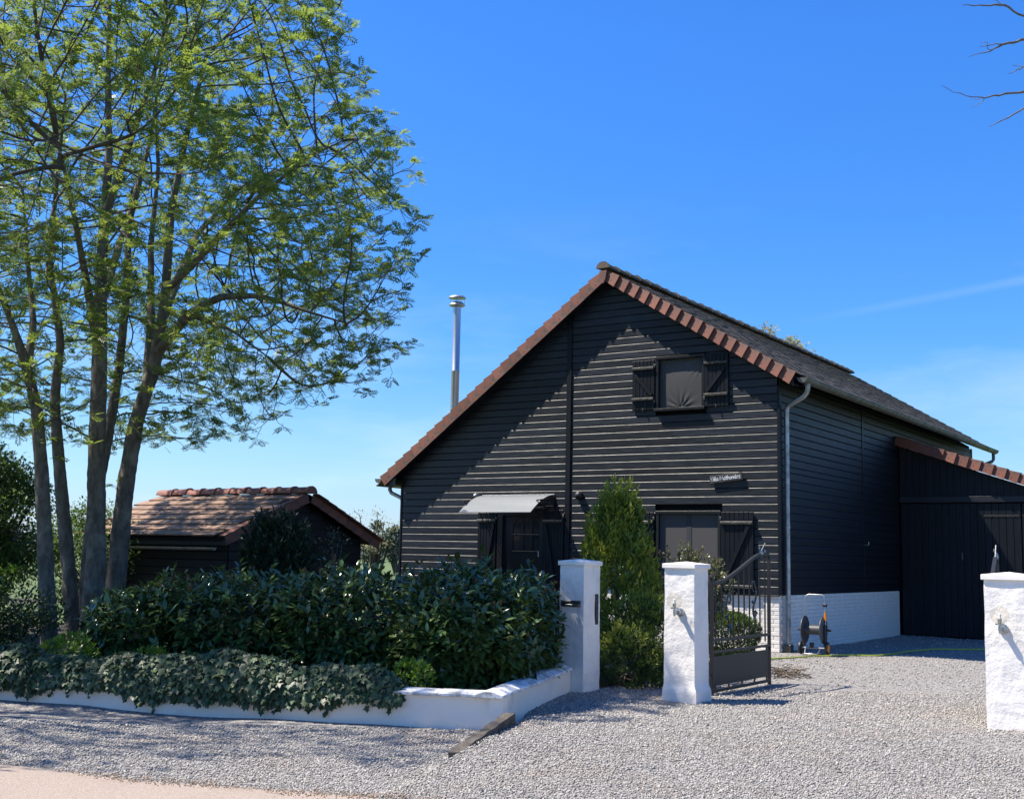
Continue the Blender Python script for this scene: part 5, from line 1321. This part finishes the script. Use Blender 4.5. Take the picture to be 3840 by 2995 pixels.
def rough_trunk(name, pts, rad, parent):
    """a bark-covered stem with knobs: rings displaced by noise"""
    from mathutils import noise as mn
    P = []; Rr = []
    for (a, c, ra, rb) in zip(pts[:-1], pts[1:], rad[:-1], rad[1:]):
        m = max(1, int(np.linalg.norm(np.array(c)-np.array(a))/.07))
        for i in range(m): P.append(np.array(a)+(np.array(c)-np.array(a))*i/m); Rr.append(ra+(rb-ra)*i/m)
    P.append(np.array(pts[-1])); Rr.append(rad[-1]); P = np.array(P); Rr = np.array(Rr)
    for _ in range(6): P[1:-1] = .25*P[:-2]+.5*P[1:-1]+.25*P[2:]
    k = 18; V = []; F = []; d = unit(np.gradient(P, axis=0)); ref = np.array([1., .15, 0]); a = unit(np.cross(d, np.cross(ref, d)+1e-9)); b_ = np.cross(d, a)
    for i in range(len(P)):
        for j in range(k):
            t = 2*PI*j/k; e = a[i]*math.cos(t)+b_[i]*math.sin(t)
            q_ = Vector(P[i])*3.2+Vector(e)*1.1; dn = 1+.10*mn.noise(q_)+.07*mn.noise(q_*3.1)+.05*mn.noise(Vector(P[i])*14+Vector(e)*3)
            V.append(P[i]+e*Rr[i]*dn)
    for i in range(len(P)-1):
        for j in range(k): F += [i*k+j, i*k+(j+1) % k, (i+1)*k+(j+1) % k, (i+1)*k+j]
    return link(name, np_mesh(name, np.array(V), np.array(F), np.full(len(F)//4, 4), bark, True), parent)
base = np.array([-6.4, 18.4, .1])
prof = [(3.15, 1.2), (3.5, 2.4), (3.95, 2.8), (4.4, 3.9), (5.2, 4.75), (6.35, 4.85), (7.2, 4.45), (8.5, 4.5), (9.5, 3.95), (10.3, 3.4), (11.6, 2.6), (12.9, 1.0), (13.3, .1)]
N_, par_, kids_, r_, nman = colonize(ASH, (-6.3, 18.7, 0), prof, 11000, .17, 1.4, .235, 4, yscale=1.38)
AT = empty('ash_tree', tuple(base), 0, 'big multi stemmed ash tree in fresh spring leaf, left of the shed', 'tree')
for s in ASH:
    s = np.array(s); low = s[0, 2] < 1
    rough_trunk('trunk' if low else 'limb', [tuple(p-base) for p in s[:, :3]], list(s[:, 3]*np.linspace(1, .45, len(s))) if not low else list(s[:, 3]*np.linspace(1, .6, len(s))), AT)
starts = [k for i in range(nman) for k in kids_[i] if k >= nman]
ch = chains_of(N_-base, par_, kids_, r_, starts)
tubes_np('branches', ch, twigbark, AT)
# leaf tufts at the twig ends, some along the twigs, a few sprouts on the stems
g = np.random.default_rng(21); TP = []; TD = []
for P, rr_ in ch:
    L = len(P); d = unit(np.gradient(P, axis=0)) if L > 1 else None
    TP.append(P[-1]); TD.append(d[-1])
    for i in range(1, L-1):
        if rr_[i] < .012 and g.random() < .62: TP.append(P[i]); TD.append(unit((d[i]*.5+g.normal(0, .7, 3))[None])[0])
for s in ASH:
    for (x, y, z, ra) in s:
        for k in range(2):
            if z > 2.2 and g.random() < .5: e = unit(g.normal(0, 1, (1, 3))*[1, 1, .4])[0]; TP.append(np.array([x, y, z])-base+e*ra*1.5+[0, 0, g.uniform(-.3, .3)]); TD.append(e)
TP = np.array(TP); TD = np.array(TD)
# thin out by clumps so that the sky shows through
cl = np.sin(TP[:, 0]*2.1+TP[:, 2]*1.3)+np.sin(TP[:, 1]*1.9-TP[:, 2]*1.7+1)+np.sin(TP[:, 2]*2.6+TP[:, 0])
keep = g.random(len(TP)) < np.clip(.68+.22*cl, .22, 1); TP = TP[keep]; TD = TD[keep]
PP = []; AA = []; NN = []; SS = []
kk = 7
for k in range(kk):
    m = len(TP); az = g.uniform(0, 2*PI, m)+k*1.57; sp = np.stack([np.cos(az), np.sin(az), g.uniform(-.25, .5, m)], 1)
    a = unit(TD*.55+sp*.8+[0, 0, .05]); PP.append(TP-TD*g.uniform(0, .06, (m, 1))); AA.append(a); NN.append(unit(np.array([0, 0, 1.])+g.normal(0, .35, (m, 3)))); SS.append(g.uniform(.12, .215, m))
foliage('crown', T_ASH, np.concatenate(PP), np.concatenate(AA), np.concatenate(NN), np.concatenate(SS), leaf_ash, AT)
pass
# a second one of the same kind by the road, outside the picture: its shade falls on the gravel
A2 = empty('roadside_tree', (-7.75, 12.2, -.1), R(180), 'ash tree standing by the road left of the picture, only its shade is in view', 'tree'); A2.scale = (.62, .30, .90)
for c in AT.children:
    if c.name.startswith(('crown', 'branches')): continue
    o = c.copy(); COL.objects.link(o); o.parent = A2
ch2 = [c for c in ch if math.sin(c[0][-1][0]*1.5+c[0][-1][1]*1.2)+math.sin(c[0][-1][2]*1.9-c[0][-1][1]) > .25][::2]
tag(tubes_np('branches', ch2, twigbark, A2), kind='stuff')
T2 = np.concatenate([c[0][-2:] for c in ch2]); m = len(T2); k = 6
A_ = unit(g.normal(0, 1, (m*k, 3))*[1, 1, .5]); foliage('crown', T_ASH, np.repeat(T2, k, 0), A_, unit(g.normal(0, .35, (m*k, 3))+[0, 0, 1]), g.uniform(.14, .24, m*k), leaf_ash, A2)
# bare tree reaching in from the right
BARE = [
    [(5.69, 12.30, 7.40, 0.030), (5.41, 12.20, 7.48, 0.022), (5.16, 12.10, 7.54, 0.017), (4.96, 12.10, 7.54, 0.012), (4.68, 12.00, 7.49, 0.005)],
    [(6.19, 12.60, 7.49, 0.040), (5.45, 12.30, 7.26, 0.024), (5.24, 12.20, 7.17, 0.020), (5.03, 12.20, 7.08, 0.010), (4.77, 12.10, 6.96, 0.004)],
    [(5.73, 12.40, 7.28, 0.020), (5.45, 12.30, 7.25, 0.014), (5.14, 12.20, 7.16, 0.010), (4.93, 12.20, 7.12, 0.004)],
    [(5.03, 12.20, 7.08, 0.008), (5.01, 12.20, 7.17, 0.006), (4.94, 12.20, 7.17, 0.003)],
    [(5.78, 12.40, 7.07, 0.020), (5.44, 12.30, 6.95, 0.012), (5.35, 12.30, 6.91, 0.008), (5.27, 12.30, 6.87, 0.003)],
    [(5.44, 12.30, 6.95, 0.008), (5.32, 12.30, 6.97, 0.004)],
    [(6.07, 12.60, 6.86, 0.035), (5.43, 12.30, 6.67, 0.022), (5.12, 12.20, 6.59, 0.016), (4.93, 12.10, 6.52, 0.011), (4.69, 12.00, 6.49, 0.007), (4.40, 11.90, 6.55, 0.003)],
    [(4.93, 12.10, 6.52, 0.009), (4.90, 12.10, 6.47, 0.006), (4.73, 12.00, 6.36, 0.003)],
    [(4.93, 12.10, 6.52, 0.007), (4.85, 12.10, 6.50, 0.005), (4.74, 12.00, 6.45, 0.003)],
    [(5.91, 12.50, 6.69, 0.030), (5.42, 12.30, 6.48, 0.016), (5.16, 12.20, 6.32, 0.011), (4.96, 12.10, 6.19, 0.004)],
    [(5.16, 12.10, 7.54, 0.008), (5.09, 12.10, 7.59, 0.005), (5.01, 12.10, 7.65, 0.003)],
]
BT = empty('bare_tree', (8.6, 13.6, -.05), 0, 'bare branched tree reaching in at the top right corner of the picture', 'tree'); b0 = np.array([8.6, 13.6, -.05])
rough_trunk('trunk', [(0, 0, 0), (-.05, 0, 2.5), (-.25, -.1, 5), (-.5, -.2, 7.0), (-.6, -.2, 9.5)], [.22, .17, .13, .09, .04], BT)
for i, s in enumerate(BARE):
    s = np.array(s); P = [p-b0 for p in s[:, :3]]; rr_ = list(s[:, 3])
    if P[0][0] > -3.0 and rr_[0] >= .02: P = [np.array([-.35, -.15, P[0][2]-1.0]), np.array([-1.3, -.5, P[0][2]-.35])]+P; rr_ = [.06, .045]+rr_
    Q = []; q2 = []
    g = np.random.default_rng(i)
    for a, c, ra, rb in zip(P[:-1], P[1:], rr_[:-1], rr_[1:]):
        for t in (0, .25, .5, .75): Q.append(np.array(a)+(np.array(c)-np.array(a))*t+g.normal(0, .006, 3)); q2.append((ra+(rb-ra)*t)*g.uniform(.85, 1.2)*.62)
    Q.append(np.array(P[-1])); q2.append(rr_[-1]*.7)
    tubes_np('branch', [(Q, q2)], greybranch, BT, 6)
# tree behind the house whose top shows over the ridge
RT, _ = loose('tree_behind_roof', (9.95, 45.5, -.3), 2.0, 10.75, 7000, .15, leaf_pale, 'leafy tree behind the house, its top just showing above the roof ridge', 'tree', 71, z0=.55, lumps=40)
q = MB(); q.tube([(0, 0, 0), (.1, 0, 4), (0, 0, 8)], [.25, .18, .08], 8); q.build('trunk', bark, RT, True)

# ------------------------------------------------------------------ loose gravel
def stone_tpl(seed):
    g = np.random.default_rng(seed); v = np.array([(1, 0, 0), (-.9, .1, 0), (0, 1, 0), (.1, -.95, 0), (0, .1, .8), (.1, 0, -.8)])*g.uniform(.7, 1.2, (6, 3))+g.normal(0, .12, (6, 3))
    return (v*.5).tolist(), [(0, 2, 4), (2, 1, 4), (1, 3, 4), (3, 0, 4), (2, 0, 5), (1, 2, 5), (3, 1, 5), (0, 3, 5)]
edge = [(-.38, 10.3), (-.06, 11.80), (.80, 14.9), (1.3, 15.35), (2.1, 17.2), (2.35, 20), (3.7, 21.9)]
def stones(n, y0, y1, smin, smax, seed):
    g = np.random.default_rng(seed); y = np.sqrt(g.uniform(y0**2, y1**2, n)); x = g.uniform(-.46, .47, n)*y
    ok = np.ones(n, bool); ex = np.interp(y, [b for a, b in edge], [a for a, b in edge])
    front_wall = WL.y+d1.y*((x-WL.x)/d1.x)
    ok &= np.where(y < 11.8, (y < front_wall-.02) | (x > ex), x > ex+.02)
    ok &= y > 8.86-.355*(x+.99)+.02+np.abs(g.normal(0, .10, n))-.04
    rel = np.stack([x-HC.x, y-HC.y], 1); u = rel@np.array([XD.x, XD.y]); v = rel@np.array([YD.x, YD.y])
    ok &= ~((u < .02) & (v > -.02)) & ~(v > GY-.02)
    bare = np.sin(x*1.7+.8)*np.sin(y*1.1)+np.sin(x*.6-y*.9)
    soilp = np.exp(-(((x-4.6)/.9)**2+((y-11.1)/.7)**2)); ok &= g.random(n) > soilp*.75
    x, y = x[ok], y[ok]; m = len(x); s = g.uniform(smin, smax, m)*np.where(g.random(m) < .08, 1.4, 1)
    z = np.array([gz(a, c) for a, c in zip(x, y)])+s*.16
    return np.stack([x, y, z], 1), s
tot = 0
for i, (n, y0, y1, a, c) in enumerate(((78000, 7.6, 11.6, .012, .025), (44000, 11.6, 15.5, .014, .029), (32000, 15.5, 30, .018, .036))):
    P, s = stones(n, y0, y1, a, c, 90+i)
    for k in range(3):
        pk, sk = P[k::3], s[k::3]; m = len(pk); tot += m
        tag(link('gravel_stones', scatter('gravel_stones', stone_tpl(i*3+k), pk, unit(rnd(m)*[1, 1, .3]), unit(rnd(m, .35)+[0, 0, 1]), sk, stone)), kind='stuff')
g = np.random.default_rng(14); m = 2600; x = g.uniform(-5, 3, m); P = np.stack([x, np.array([road_edge(a) for a in x])+g.normal(.02, .09, m)-np.abs(g.normal(0, .05, m)), np.zeros(m)], 1); P[:, 2] = [gz(a, max(c, road_edge(a)))+.012 for a, c, _ in P]
tag(link('road_edge_grit', scatter('road_edge_grit', stone_tpl(40), P, unit(rnd(m)*[1, 1, .3]), unit(rnd(m, .35)+[0, 0, 1]), g.uniform(.010, .024, m), pebble)), kind='stuff')
# a few dead leaves and straws on the gravel
g = np.random.default_rng(3); P = np.stack([g.uniform(-4, 5, 60), g.uniform(9, 14, 60), np.zeros(60)], 1); P = P[(P[:, 0] > -.1) | (P[:, 1] < 10.8)]; P[:, 2] = [gz(x, y)+.022 for x, y, _ in P]
tag(link('dead_leaves', scatter('dead_leaves', T_OVAL, P, unit(rnd(len(P))*[1, 1, .1]), unit(rnd(len(P), .2)+[0, 0, 1]), g.uniform(.03, .06, len(P)), drytwig)), kind='stuff')
